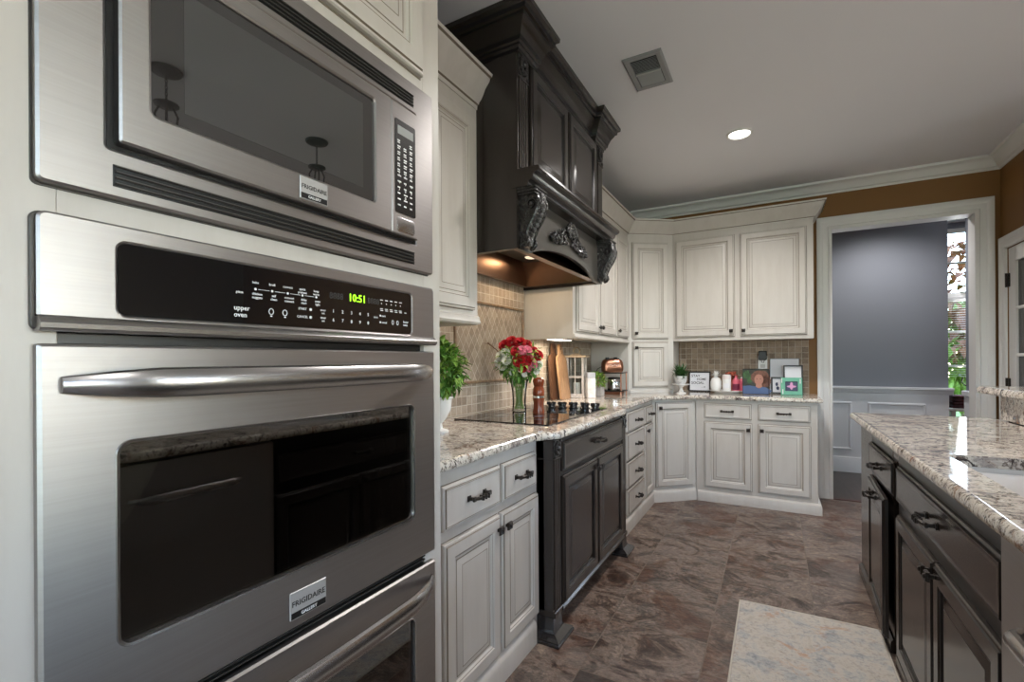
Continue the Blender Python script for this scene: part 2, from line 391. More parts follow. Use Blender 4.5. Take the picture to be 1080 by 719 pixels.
# right pantry wall with the door opening
PY0, PY1, PZ = 4.12, 4.885, 2.05
mb = MB(); mb.box(WF, RX, RX+.12, 3.75, PY0, 0, ZC); mb.box(WF, RX, RX+.12, PY1, 5.0, 0, ZC); mb.box(WF, RX, RX+.12, PY0, PY1, PZ, ZC)
mb.build('wall_right', BROWN, struct=True)
S('wall_pantry', WF, RX+.12, 4.6, 3.75, 3.87, 0, ZC, m=BROWN)
S('wall_pantry_back', WF, 2.5, 2.6, 3.87, 5.0, 0, ZC, m=BROWN)
# family room wall (behind) and breakfast wall (far right), each with a wide window opening
mb = MB(); mb.box(WF, -1.59, -.3, -2.72, -2.6, 0, ZC); mb.box(WF, 3.5, 4.72, -2.72, -2.6, 0, ZC); mb.box(WF, -.3, 3.5, -2.72, -2.6, 0, .45); mb.box(WF, -.3, 3.5, -2.72, -2.6, 2.45, ZC)
mb.build('wall_front', GREIGE, struct=True)
mb = MB(); mb.box(WF, 4.6, 4.72, -2.6, -.5, 0, ZC); mb.box(WF, 4.6, 4.72, 2.3, 5.0, 0, ZC); mb.box(WF, 4.6, 4.72, -.5, 2.3, 0, .45); mb.box(WF, 4.6, 4.72, -.5, 2.3, 2.45, ZC)
mb.build('wall_breakfast', GREIGE, struct=True)
# dining room beyond the opening
S('wall_dining', WF, -1.0, 1.522, 6.3, 6.42, 0, ZC, m=BLUEG)
S('wall_dining_right', WF, 1.55, 1.67, 5.12, 5.9, 0, ZC, m=BLUEG)
S('wall_dining_left', WF, -1.12, -1.0, 5.12, 7.2, 0, ZC, m=BLUEG)
S('wall_dining_end', WF, 3.4, 3.52, 5.12, 7.2, 0, ZC, m=BLUEG)
mb = MB(); mb.box(WF, -1.0, 1.5, 7.2, 7.32, 0, ZC); mb.box(WF, 2.9, 3.4, 7.2, 7.32, 0, ZC); mb.box(WF, 1.5, 2.9, 7.2, 7.32, 0, .35); mb.box(WF, 1.5, 2.9, 7.2, 7.32, 2.72, ZC)
mb.build('wall_dining_window', BLUEG, struct=True)
# window in the dining room
def window(name, x0, x1, y, z0, z1, nx, nz, axis='x', rail=None):
    fr = WF if axis == 'x' else Fr((0, 0, 0), (0, 1, 0), (1, 0, 0))
    mb = MB(); t = .05
    mb.box(fr, x0, x0+t, y, y+.06, z0, z1, .005); mb.box(fr, x1-t, x1, y, y+.06, z0, z1, .005)
    mb.box(fr, x0+t, x1-t, y, y+.06, z1-t, z1, .005); mb.box(fr, x0+t, x1-t, y, y+.06, z0, z0+t, .005)
    for i in range(1, nx): u = x0+(x1-x0)*i/nx; mb.box(fr, u-.011, u+.011, y+.015, y+.045, z0+t, z1-t)
    for i in range(1, nz): v = z0+(z1-z0)*i/nz; mb.box(fr, x0+t, x1-t, y+.016, y+.044, v-.011, v+.011)
    if rail: mb.box(fr, x0+t, x1-t, y-.01, y+.07, rail-.05, rail+.05, .004)
    o = mb.build(name, TRIM, struct=True)
    MB().box(fr, x0+t, x1-t, y+.028, y+.032, z0+t, z1-t).build('pane', PANE, o)
    return o
window('window_1', 1.5, 2.9, 7.22, .35, 2.72, 3, 6, rail=1.93)
window('window_2', -.3, 3.5, -2.69, .45, 2.45, 6, 3)
window('window_3', -.5, 2.3, 4.63, .45, 2.45, 4, 3, axis='y')
# crown moulding at the ceiling
CR = [(0, -.10), (.008, -.10), (.012, -.085), (.028, -.078), (.034, -.062), (.05, -.04), (.07, -.022), (.084, -.018), (.088, -.004), (.088, 0), (0, 0)]
mb = MB(); cp = [(o, ZC+z*1.0) for o, z in CR]
mb.sweep(cp, [(-1.585, WY), (RX, WY), (RX, 3.75)], side=1); mb.build('trim_1', TRIM, struct=True)
# casings
def casing(fr, u0, u1, z1, n, w_, name, m=TRIM, ml=None):
    mb = MB(); prof = [(0, 0), (0, .012), (.012, .018), (.02, .012), (.055, .016), (.062, .022), (w_-.012, .026), (w_, .022), (w_, 0)]
    L = []
    for a, (du, dz) in ((0, (-1, 0)), (1, (-1, 1)), (2, (1, 1)), (3, (1, 0))):
        bu = u0 if a < 2 else u1; bz = 0 if a in (0, 3) else z1
        L.append([fr.p(bu+du*o, n+h, bz+dz*o) for o, h in prof])
    mb.loft(L); return mb.build(name, m, struct=True)
casing(BF, DX0, DX1, DZ, -5.0, .10, 'trim_2')
casing(IF, -PY1, -PY0, PZ, -RX, .09, 'trim_3')
# jamb lining of the passage
mb = MB(); mb.box(WF, DX0, DX0+.012, 4.985, 5.135, 0, DZ); mb.box(WF, DX1-.012, DX1, 4.985, 5.135, 0, DZ); mb.box(WF, DX0+.012, DX1-.012, 4.985, 5.135, DZ-.012, DZ)
mb.build('trim_4', TRIM, struct=True)
MB().box(WF, DX0+.012, DX1-.012, 4.985, 5.05, 0, .006, .002).build('threshold', wood('threshold_wood', (.05, .012, .01), (.09, .03, .022), .3), label='dark red wooden threshold strip across the passage floor', cat='threshold')
# hinge side bracket at the passage top right corner
# wainscot of the dining wall
mb = MB()
mb.box(WF, -.95, 1.52, 6.27, 6.299, 0, .90)
mb.prism(BF, [(-6.27, .86), (-6.255, .87), (-6.245, .90), (-6.225, .91), (-6.225, .93), (-6.30, .93), (-6.30, .86)], -.95, 1.55)
mb.prism(BF, [(-6.27, 0), (-6.245, 0), (-6.245, .13), (-6.255, .16), (-6.27, .165)], -.95, 1.52)
mb.build('trim_5', TRIMG, struct=True)
mb = MB()
for (a, b_) in ((-.4, .12), (.22, .72), (.86, 1.34)):
    for q in ((a, b_, .74, .765), (a, b_, .24, .265), (a, a+.025, .265, .74), (b_-.025, b_, .265, .74)):
        mb.box(BF, q[0], q[1], -6.272, -6.256, q[2], q[3], .006)
mb.build('trim_6', TRIMG, struct=True)
mb = MB(); mb.box(WF, 1.53, 1.55, 5.14, 5.88, 0, .90); mb.box(WF, 1.51, 1.55, 5.14, 5.88, .88, .93, .006); mb.box(WF, 1.515, 1.53, 5.14, 5.88, 0, .16, .004)
mb.build('trim_7', TRIMG, struct=True)
# pantry door
def door(name, fr, u0, u1, z0, z1, n):
    mb = MB(); st = .11; pz = [z0+.0, z1]
    mb.box(fr, u0, u0+st, n, n+.035, z0, z1, .003); mb.box(fr, u1-st, u1, n, n+.035, z0, z1, .003)
    mb.box(fr, u0+st, u1-st, n, n+.035, z1-st, z1, .002); mb.box(fr, u0+st, u1-st, n, n+.035, z0, z0+.22, .002)
    zz = [z0+.22+(z1-st-z0-.22)*k/5 for k in range(6)]
    for k in range(1, 5): mb.box(fr, u0+st, u1-st, n+.004, n+.031, zz[k]-.011, zz[k]+.011, .004)
    um = (u0+u1)/2
    for uu in (u0+st+(u1-u0-2*st)/3, u0+st+(u1-u0-2*st)*2/3): mb.box(fr, uu-.011, uu+.011, n+.005, n+.03, z0+.22, z1-st, .004)
    o = mb.build(name, TRIM, struct=True)
    MB().box(fr, u0+st, u1-st, n+.014, n+.018, z0+.22, z1-st).build('pane', mat('dark_pane', (.03, .03, .03), .08), o)
    for zz_ in (1.03, 1.81, .25):
        h = MB(); h.box(fr, u0-.004, u0+.028, n+.03, n+.045, zz_-.05, zz_+.05, .003); h.tube([fr.p(u0-.002, n+.048, zz_-.052), fr.p(u0-.002, n+.048, zz_+.052)], .007)
        h.build('hinge', IRON, o)
    h = MB(); h.tube([fr.p(u1-.06, n+.035, 1.0), fr.p(u1-.06, n+.075, 1.0)], .012); h.ball(fr.p(u1-.06, n+.09, 1.0), .028); h.build('door_knob', IRON, o)
    return o
door('door_1', IF, -PY1+.004, -PY0-.004, .008, PZ-.004, -RX-.04)
# ceiling light (recessed) + air vent
def recessed(x, y, label):
    t = thing('recessed_light', label, 'ceiling light', (x, y, ZC), 'recessed ceiling lights')
    MB().lathe((x, y, 0), [(.085, ZC), (.085, ZC-.006), (.07, ZC-.009), (.064, ZC-.003), (.064, ZC)], 32).build('trim_ring', TRIM, t)
    MB().lathe((x, y, 0), [(.0001, ZC-.002), (.064, ZC-.002), (.062, ZC-.0015), (.0001, ZC-.001)], 32).build('lens', BULB, t)
    return t
rc = recessed(-.207, 3.6, 'glowing round recessed light in the grey kitchen ceiling beyond the air vent')
VG2 = mat('vent_louvre', (.38, .38, .38), .4)
def vent():
    t = thing('air_vent', 'white square louvred air vent in the grey ceiling beside the dark hood crown', 'vent', (-.585, 2.57, ZC))
    x0, x1, y0, y1 = -.685, -.487, 2.41, 2.73
    mb = MB()
    L = [[Vector((a, b, z)) for a, b in ((x0+i, y0+i), (x1-i, y0+i), (x1-i, y1-i), (x0+i, y1-i))] for i, z in ((0, ZC), (0, ZC-.006), (.008, ZC-.011), (.032, ZC-.008), (.034, ZC-.002))]
    mb.loft(L, 0, False, False); mb.build('frame', mat('vent_grey', (.26, .26, .26), .4), t)
    MB().box(WF, x0+.034, x1-.034, y0+.034, y1-.034, ZC-.0025, ZC-.001).build('backing', mat('vent_dark', (.03, .03, .03), .6), t)
    for k in range(22):
        y = y0+.045+k*(y1-y0-.09)/21
        if abs(k-11) < 1: continue
        s_ = 1 if k < 11 else -1
        mb = MB(); mb.add([(x0+.036, y-.004*s_, ZC-.010), (x1-.036, y-.004*s_, ZC-.010), (x1-.036, y+.004*s_, ZC-.004), (x0+.036, y+.004*s_, ZC-.004), (x0+.036, y-.003*s_, ZC-.011), (x1-.036, y-.003*s_, ZC-.011), (x1-.036, y+.005*s_, ZC-.005), (x0+.036, y+.005*s_, ZC-.005)],
               [(0, 1, 2, 3), (4, 5, 6, 7), (0, 1, 5, 4), (2, 3, 7, 6), (1, 2, 6, 5), (0, 3, 7, 4)])
        mb.build('louvre', VG2, t)
    mb = MB(); yy = (y0+y1)/2; mb.box(WF, x0+.034, x1-.034, yy-.006, yy+.006, ZC-.012, ZC-.002, .001); mb.build('crossbar', VG2, t)
vent()

# ================================================================== cabinet pieces
def P_(n0, glz=True):
    return [(0, n0), (0, n0+.012), (.003, n0+.016), (.008, n0+.017), (.011, n0+.021), (.050, n0+.021), (.054, n0+.0165), (.0565, n0+.0165), (.062, n0+.010), (.070, n0+.010), (.0735, n0+.0105), (.094, n0+.0175), (.0965, n0+.0175), (.12, n0+.0175)]
PM = [0, 0, 0, 1, 0, 0, 1, 0, 0, 1, 0, 1, 0, 0]
def raised_door(fr, u0, u1, z0, z1, n0, mats, parent, name='door', cope=1.0):
    k = min(1.0, (u1-u0)/.30, (z1-z0)/.30)*cope
    pr = [(i*k, n) for i, n in P_(n0)]
    mb = MB(); mb.rings(fr, u0, u1, z0, z1, pr, PM)
    # dark glaze line where the door meets the frame
    return mb.build(name, mats, parent)
def slab_front(fr, u0, u1, z0, z1, n0, mats, parent, name='drawer'):
    mb = MB(); mb.rings(fr, u0, u1, z0, z1, [(0, n0), (0, n0+.010), (.003, n0+.014), (.0075, n0+.0145), (.009, n0+.0195), (.011, n0+.0195), (.013, n0+.0185), (.03, n0+.0185)], [0, 0, 0, 1, 0, 1, 0, 0])
    return mb.build(name, mats, parent)
def pull(fr, u, z, n, parent, ln=.105, vert=False):
    mb = MB()
    def B(a0, a1, n0, n1, c0, c1, b=.0015):
        if vert: mb.box(fr, u+c0, u+c1, n+n0, n+n1, z+a0, z+a1, b)
        else: mb.box(fr, u+a0, u+a1, n+n0, n+n1, z+c0, z+c1, b)
    h = ln/2
    for s_ in (-1, 1):
        a = s_*(h-.009); B(a-.010, a+.010, 0, .005, -.010, .010); B(a-.0055, a+.0055, .004, .026, -.0055, .0055); B(a-.008, a+.008, .020, .029, -.008, .008, .002)
    pts = []
    for k in range(9):
        a = -h+.012+(ln-.024)*k/8; pts.append((a, .026+.010*math.sin(PI*k/8)))
    mb.tube([fr.p(u+(0 if vert else a), n+nn, z+(a if vert else 0)) for a, nn in pts], [.0055, .0065, .0075, .0068, .0082, .0068, .0075, .0065, .0055], 6)
    for a in (-.018, 0, .018): B(a-.0022, a+.0022, .024, .044, -.0088, .0088, .001)
    return mb.build('handle', IRON, parent)
def knob(fr, u, z, n, parent):
    mb = MB(); mb.box(fr, u-.006, u+.006, n, n+.014, z-.006, z+.006, .001)
    mb.rings(fr, u-.0145, u+.0145, z-.0145, z+.0145, [(0, n+.013), (0, n+.019), (.003, n+.023), (.005, n+.023), (.007, n+.020), (.009, n+.026), (.0125, n+.028)])
    return mb.build('knob', IRON, parent)
WM = [WHITE, GLAZE]; DM = [DARK, DGLAZE_SHADE]
def dseam_shade(mb, fr, u0, u1, z0, z1, n): mb.rings(fr, u0, u1, z0, z1, [(0, n-.001), (0, n+.0012)], 1)  # black face behind dark fronts: glaze plus painted gap shadow
def seam(mb, fr, u0, u1, z0, z1, n):       # glazed shadow line round an overlay front
    mb.rings(fr, u0-.0035, u1+.0035, z0-.0035, z1+.0035, [(0, n-.001), (0, n+.0012)], 1)
# ================================================================== tall oven cabinet
OX = -.80
t = thing('oven_cabinet', 'tall white glazed cabinet housing the built-in microwave and double oven', 'cabinet', (-1.19, .6, 0))
CY0, CY1 = .135, 1.032
mb = MB()
# carcass as sides/back/shelves so appliances sit in real openings
mb.box(LF, CY0, CY0+.02, -1.585, OX-.02, 0, 2.56); mb.box(LF, CY1-.02, CY1, -1.585, OX-.02, 0, 2.56)
mb.box(LF, CY0+.02, CY1-.02, -1.585, -1.57, .1, 2.56); mb.box(LF, CY0+.02, CY1-.02, -1.57, OX-.02, 2.54, 2.56)
mb.box(LF, CY0, .245, OX-.02, OX, 0, 2.56, .001); mb.box(LF, .965, CY1, OX-.02, OX, 0, 2.56, .001)
mb.box(LF, .245, .965, OX-.02, OX, 1.905, 2.56); mb.box(LF, .245, .965, OX-.02, OX, 1.41, 1.475); mb.box(LF, .245, .965, OX-.02, OX, 0, .285)
mb.box(LF, .245, .965, -1.57, OX-.02, 1.43, 1.45); mb.box(LF, .245, .965, -1.57, OX-.02, .245, .265); mb.box(LF, .245, .965, -1.57, OX-.02, 1.93, 1.95)
seam(mb, LF, .19, .565, 1.965, 2.50, OX); seam(mb, LF, .575, .953, 1.965, 2.50, OX); seam(mb, LF, .19, .953, .11, .235, OX)
mb.build('body', WM, t)
CRW = [(0, 0), (.004, 0), (.006, .018), (.014, .022), (.016, .03), (.03, .045), (.05, .085), (.072, .112), (.076, .124), (.086, .128), (.09, .14), (0, .14)]
mb = MB(); mb.sweep([(o, 2.50+z) for o, z in CRW], [(OX, CY0), (OX, CY1)], {2, 8}, side=1); mb.build('crown_moulding', WM, t)
for a, b_, k in ((.19, .565, .545), (.575, .953, .60)):
    d = raised_door(LF, a, b_, 1.965, 2.50, OX, WM, t); knob(LF, k, 2.02, OX+.021, d)
d = slab_front(LF, .19, .953, .11, .235, OX, WM, t)
pull(LF, .57, .17, OX+.019, d)
# a matching white refrigerator panel stands beside it, out of frame
def rloop(fr, u0, u1, z0, z1, r, n, seg=6):
    P = []
    for cu, cz, a0 in ((u1-r, z0+r, -PI/2), (u1-r, z1-r, 0), (u0+r, z1-r, PI/2), (u0+r, z0+r, PI)):
        for k in range(seg+1):
            a = a0+PI/2*k/seg; P.append(fr.p(cu+r*math.cos(a), n, cz+r*math.sin(a)))
    return P
def rplate(mb, fr, u0, u1, z0, z1, n0, n1, r, m=0, b=.003, hole=None, hr=.02, hdepth=.006):
    L = [rloop(fr, u0, u1, z0, z1, r, n0), rloop(fr, u0, u1, z0, z1, r, n1-b), rloop(fr, u0+b, u1-b, z0+b, z1-b, max(r-b, .001), n1)]
    if hole:
        a, c, e, g = hole
        L += [rloop(fr, a-.004, c+.004, e-.004, g+.004, hr+.004, n1), rloop(fr, a, c, e, g, hr, n1-.003), rloop(fr, a, c, e, g, hr, n1-hdepth)]
        mb.loft(L, m, True, False)
    else: mb.loft(L, m)
def rglass(mb, fr, a, c, e, g, hr, n, m=0, t_=.004):
    mb.loft([rloop(fr, a, c, e, g, hr, n-t_), rloop(fr, a, c, e, g, hr, n)], m)
# ================================================================== microwave
AX = -.785
t = thing('microwave', 'built-in stainless steel microwave with a dark window above the wall oven', 'microwave', (-1.1, .6, 1.452))
mb = MB(); M0, M1 = .222, .987
# trim kit: frame with recessed opening for the door, slotted above and below
rplate(mb, LF, M0, M1, 1.461, 1.928, AX-.014, AX, .008, hole=(.292, .921, 1.527, 1.853), hr=.004, hdepth=.012)
mb.build('trim_kit', STEEL, t)
mb = MB(); rplate(mb, LF, M0-.003, M1-.001, 1.457, 1.93, AX-.0145-.016, AX-.0145, .008, b=.001); mb.build('back_flange', STEELD, t)
mb = MB(); mb.box(LF, .26, .95, -1.3, AX-.032, 1.46, 1.90); mb.build('casing', BLACKP, t)
for z0 in (1.476, 1.866):
    mb = MB(); mb.box(LF, .298, .912, AX-.001, AX+.0008, z0, z0+.030, .0004)
    for k in range(4): mb.box(LF, .30, .910, AX+.0006, AX+.004, z0+.003+k*.0078, z0+.0058+k*.0078, .0008, m=1)
    mb.build('vent_grille', [BLACKP, STEELD], t)
mb = MB(); mb.box(LF, .294, .919, AX-.012, AX-.006, 1.529, 1.851); mb.build('gasket', BLACKP, t)
mb = MB(); rplate(mb, LF, .302, .822, 1.535, 1.845, AX-.006, AX+.012, .004, hole=(.340, .771, 1.589, 1.816), hr=.008, hdepth=.008)
mdoor = mb.build('door', STEEL, t)
mb = MB(); rglass(mb, LF, .340, .771, 1.589, 1.816, .008, AX+.006); mb.build('window', MGLASS, mdoor)
mb = MB(); mb.box(LF, .385, .74, AX+.0058, AX+.0064, 1.612, 1.795, 0); mb.build('mesh_screen', mat('screen_glass', (.012, .014, .013), .012, ior=2.7), mdoor)
mb = MB(); rplate(mb, LF, .8235, .915, 1.535, 1.845, AX-.006, AX+.011, .003); pc = mb.build('control_column', STEEL, t)
mb = MB(); mb.loft([rloop(LF, .834, .904, 1.586, 1.806, .004, AX+.0105), rloop(LF, .834, .904, 1.586, 1.806, .004, AX+.0122)]); kp = mb.build('keypad', mat('keypad_black', (.018, .015, .014), .25), pc)
mb = MB(); mb.box(LF, .842, .896, AX+.0121, AX+.0126, 1.772, 1.792); mb.build('display', LCD, kp)
mb = MB()
for r in range(12):
    for c, w_ in enumerate((.012, .014, .012)):
        u = .841+c*.021; z = 1.756-r*.0138
        if r in (0,) and c == 1: continue
        mb.box(LF, u, u+w_*random.uniform(.6, 1), AX+.0121, AX+.0125, z-.0015, z+.0018); 
        if r < 6: mb.box(LF, u, u+w_*.7, AX+.0121, AX+.0125, z-.006, z-.0035)
for r in range(4):
    for c in range(3):
        mb.text(LF, '123456789 0 '[r*3+c], .844+c*.021, AX+.0121, 1.672-r*.017, .010)
mb.build('key_print', PRINT, kp)
mb = MB(); mb.loft([rloop(LF, .838, .901, 1.542, 1.576, .009, AX+.010), rloop(LF, .838, .901, 1.542, 1.576, .009, AX+.0118), rloop(LF, .840, .899, 1.544, 1.574, .008, AX+.0124)]); mb.build('open_button', STEELH, pc)
mb = MB(); mb.box(LF, .578, .640, AX+.0115, AX+.0145, 1.541, 1.584, .001); bd = mb.build('badge', BADGE, mdoor)
mb = MB(); mb.box(LF, .580, .638, AX+.0143, AX+.0149, 1.543, 1.553); mb.build('badge_band', BLACKP, bd)
mb = MB(); mb.text(LF, 'FRIGIDAIRE', .609, AX+.0146, 1.562, .0112, align='CENTER'); mb.build('badge_lettering', STEELD, bd)
mb = MB(); mb.text(LF, 'GALLERY', .609, AX+.0150, 1.5455, .007, align='CENTER'); mb.build('badge_lettering', PRINT, bd)
# ================================================================== double wall oven
t = thing('double_wall_oven', 'built-in stainless steel double wall oven with a green 10:51 clock', 'oven', (-1.1, .6, .27))
mb = MB(); mb.box(LF, .26, .95, -1.35, -1.33, .28, 1.40); mb.box(LF, .26, .27, -1.33, AX-.035, .28, 1.40); mb.box(LF, .94, .95, -1.33, AX-.035, .28, 1.40)
mb.box(LF, .27, .94, -1.33, AX-.035, 1.38, 1.40); mb.box(LF, .27, .94, -1.33, AX-.035, .74, .79); mb.box(LF, .27, .94, -1.33, AX-.035, .28, .30); mb.box(LF, .27, .94, -1.33, AX-.035, 1.255, 1.275)
mb.build('cavity', mat('oven_enamel', (.02, .02, .022), .35), t)
# control panel with rolled lower lip
mb = MB(); rplate(mb, LF, M0, M1+.002, 1.284, 1.425, AX-.008, AX, .010, hole=(.304, .901, 1.3015, 1.4005), hr=.010, hdepth=.006); mb.build('control_panel', STEEL, t)
mb = MB(); mb.prism(LF, [(AX-.03, 1.276), (AX+.004, 1.276), (AX+.009, 1.280), (AX+.010, 1.286), (AX+.007, 1.291), (AX, 1.296), (AX-.008, 1.296), (AX-.03, 1.290)], M0, M1+.002); mb.build('lip', STEELH, t)
mb = MB(); rplate(mb, LF, M0-.004, M1-.002, 1.276, 1.425, AX-.045, AX-.0085, .010, b=.001); mb.build('back_flange', STEELD, t)
mb = MB(); rglass(mb, LF, .304, .901, 1.3015, 1.4005, .010, AX-.0012); gp = mb.build('display_glass', BGLASS, t)
mb = MB(); n = AX-.0011
for k, wd in enumerate(('bake', 'broil', 'convect', 'quick\npreheat', 'keep\nwarm')):
    u = .500+k*.031; mb.text(LF, wd, u, n, 1.3715, .0062, align='CENTER', ex=.0002); mb.ball(LF.p(u, n, 1.362), .0024, sq=(1, .2, 1), fr=LF)
    if k: mb.box(LF, u-.026, u-.005, n, n+.0003, 1.3616, 1.3624)
for k, wd in enumerate(('pizza', 'chicken\nnuggets', 'self\nclean', 'convect\nconvert', 'delay\nstart', 'oven\nlight')): mb.text(LF, wd, .472+k*.031, n, 1.352, .0062, align='CENTER', ex=.0002)
mb.text(LF, 'upper\noven', .462, n, 1.3235, .0115, ex=.0003)
for u in (.529, .556):
    mb.tube([LF.p(u+.0045*math.cos(a*PI/4), n, 1.3255+.0055*math.sin(a*PI/4)) for a in range(8)], .0008, 4, closed=True); mb.box(LF, u-.002, u+.002, n, n+.0003, 1.3165, 1.3185)
for z, wd in ((1.3345, 'START'), (1.3195, 'CANCEL')): mb.text(LF, wd, .593, n, z, .0062, align='CENTER', ex=.0002); mb.ball(LF.p(.611, n, z+.002), .003, sq=(1, .2, 1), fr=LF)
for z in (1.334, 1.319): mb.text(LF, 'timer\nset', .64, n, z+.002, .006, align='CENTER', ex=.0002)
for k in range(10): mb.text(LF, '1234567890'[k], .665+(k % 5)*.0235, n, 1.3355-(k//5)*.0185, .0095, align='CENTER', ex=.0003)
mb.text(LF, 'clock', .782, n, 1.333, .006, align='CENTER', ex=.0002)
for k, wd in enumerate(('bake', 'broil', 'convect', 'quick\npreheat', 'keep\nwarm')):
    u = .800+k*.0135*1.15; mb.box(LF, u-.0045, u+.0045, n, n+.0003, 1.3745, 1.3765); mb.ball(LF.p(u, n, 1.3675), .0016, sq=(1, .2, 1), fr=LF)
    mb.box(LF, u-.005, u+.004, n, n+.0003, 1.3545, 1.3562); mb.box(LF, u-.004, u+.005, n, n+.0003, 1.3508, 1.3525)
mb.box(LF, .876, .883, n, n+.0003, 1.3515, 1.353)
for z, wd in ((1.3375, 'start'), (1.3225, 'cancel')): mb.ball(LF.p(.796, n, z+.002), .0025, sq=(1, .2, 1), fr=LF); mb.text(LF, wd, .800, n, z, .0065, ex=.0002)
for u in (.836, .852): mb.tube([LF.p(u+.003*math.cos(a*PI/4), n, 1.3265+.005*math.sin(a*PI/4)) for a in range(8)], .0008, 4, closed=True)
mb.text(LF, 'lower\noven', .872, n, 1.328, .0075, ex=.0002)
mb.build('panel_print', PRINT, gp)
mb = MB(); mb.text(LF, '10:51', .7285, n, 1.3635, .0225, align='CENTER'); mb.build('clock_digits', GREENLED, gp)
UL = mat('unlit_led', (.035, .034, .033), .4)
for u_ in (.655, .757):
    mb = MB(); mb.text(LF, '8888', u_, n, 1.364, .018, ex=.0001); mb.build('unlit_segments', UL, gp)
def oven_handle(par, z, Y0=.243, Y1=.972, drop=0):
    mb = MB(); L = []; n_ = 17
    for k in range(n_):
        s_ = k/(n_-1); u = Y0+(Y1-Y0)*s_; e = min(s_, 1-s_); ta = min(1, .5+(e/.13)**.7*.5) if e < .13 else 1
        out = AX+.003+.045*min(1, (e/.16))**.6 if e < .16 else AX+.048
        out += .012*math.sin(PI*s_)
        hn, hz = .013*ta, .021*ta
        zc_ = z
        L.append([LF.p(u, out+hn*math.cos(a*PI/6), zc_+hz*math.sin(a*PI/6)) for a in range(12)])
    mb.loft(L); return mb.build('handle', STEELH, par)
def oven_door(z0, z1, w0, w1, hz):
    mb = MB(); rplate(mb, LF, M0, M1+.003, z0, z1, AX-.03, AX, .004, b=.004, hole=(.303, .906, w0, w1), hr=.016, hdepth=.012)
    d = mb.build('oven_door', STEEL, t)
    mb = MB(); mb.loft([rloop(LF, .299, .910, w0-.004, w1+.004, .019, AX+.0003), rloop(LF, .300, .909, w0-.003, w1+.003, .019, AX+.0022), rloop(LF, .3035, .9055, w0+.0005, w1-.0005, .016, AX+.0015), rloop(LF, .3045, .9045, w0+.0015, w1-.0015, .015, AX-.008)], 0, False, False)
    mb.build('window_bezel', STEELH, d)
    mb = MB(); rglass(mb, LF, .303, .906, w0, w1, .016, AX-.006); mb.build('window_glass', OVGLASS, d)
    oven_handle(d, hz)
    for k in range(3):
        zz = w0+.035+k*(w1-w0-.05)/2.4; r_ = MB()
        for a in range(3): r_.tube([LF.p(.29, AX-.06-a*.18, zz), LF.p(.92, AX-.06-a*.18, zz)], .0035, 6)
        for a in range(20): u = .30+a*.032; r_.tube([LF.p(u, AX-.06, zz), LF.p(u, AX-.46, zz)], .0018, 4)
        r_.build('oven_rack', CHROME, t)
    return d
d = oven_door(.7385, 1.2605, .8465, 1.1255, 1.2085)
mb = MB(); mb.box(LF, .560, .640, AX+.0003, AX+.0035, .757, .808, .001); bd = mb.build('badge', BADGE, d)
mb = MB(); mb.box(LF, .562, .638, AX+.0033, AX+.0039, .759, .7705); mb.build('badge_band', BLACKP, bd)
mb = MB(); mb.text(LF, 'FRIGIDAIRE', .600, AX+.0036, .781, .0145, align='CENTER'); mb.build('badge_lettering', STEELD, bd)
mb = MB(); mb.text(LF, 'GALLERY', .600, AX+.0040, .7615, .0085, align='CENTER'); mb.build('badge_lettering', PRINT, bd)
oven_door(.272, .7135, .36, .60, .672)
mb = MB(); mb.box(LF, .235, .975, AX-.05, AX-.028, .716, .737)
for k in range(2): mb.box(LF, .24, .965, AX-.028, AX-.014, .7185+k*.009, .7215+k*.009, .0008, m=1)
mb.build('vent_slot', [BLACKP, STEELD], t)
MB().box(LF, .235, .975, AX-.05, AX-.028, 1.262, 1.275).build('vent_slot', BLACKP, t)

# ================================================================== base cabinets, left run
BX = -.935
def carcass(mb, fr, u0, u1, nb, nf, z0, z1, m=0): mb.box(fr, u0, u1, nb, nf, z0, z1, .0008, m)
BMOULD = [(0, .0), (.020, .0), (.020, .075), (.016, .090), (.006, .10), (0, .104)]
t = thing('base_cabinet', 'white glazed base cabinet with two drawers over two doors beside the ovens', 'cabinet', (-1.25, 1.47, 0))
mb = MB(); carcass(mb, LF, 1.036, 1.895, -1.585, BX, 0, .884)
for q in ((1.203, 1.556, .69, .832), (1.580, 1.866, .69, .832), (1.203, 1.549, .118, .648), (1.565, 1.882, .118, .648)): seam(mb, LF, *q, BX)
mb.build('body', WM, t)
MB().prism(LF, [(BX+o, z) for o, z in BMOULD], 1.036, 1.853).build('base_moulding', WHITE, t)
for a, b_, u in ((1.203, 1.556, 1.385), (1.580, 1.866, 1.72)):
    d = slab_front(LF, a, b_, .69, .832, BX, WM, t); pull(LF, u, .765, BX+.019, d, .115)
for a, b_, u in ((1.203, 1.549, 1.526), (1.565, 1.882, 1.588)):
    d = raised_door(LF, a, b_, .118, .648, BX, WM, t); knob(LF, u, .598, BX+.021, d)
# dark cooktop cabinet
DXF = -.862
t = thing('cooktop_cabinet', 'dark espresso base cabinet with carved posts under the cooktop', 'cabinet', (-1.2, 2.475, 0))
mb = MB(); carcass(mb, LF, 1.90, 3.05, -1.585, -.90, .10, .884); mb.box(LF, 1.99, 2.96, -.90, DXF, .10, .884, .0008)
mb.box(LF, 1.93, 3.02, -1.585, -.96, 0, .10)
dseam_shade(mb, LF, 1.991, 2.959, .11, .883, DXF)
mb.build('body', DM, t)
d = slab_front(LF, 1.995, 2.95, .728, .863, DXF, [DARK, DGLAZE_SHADE], t); pull(LF, 2.475, .80, DXF+.019, d, .12)
def dark_door(fr, u0, u1, z0, z1, n0, parent):
    mb = MB(); mb.rings(fr, u0, u1, z0, z1, P_(n0), [0, 0, 0, 1, 0, 0, 2, 1, 1, 1, 0, 1, 0, 0]); return mb.build('door', [DARK, DGLAZE_SHADE, DEDGE], parent)
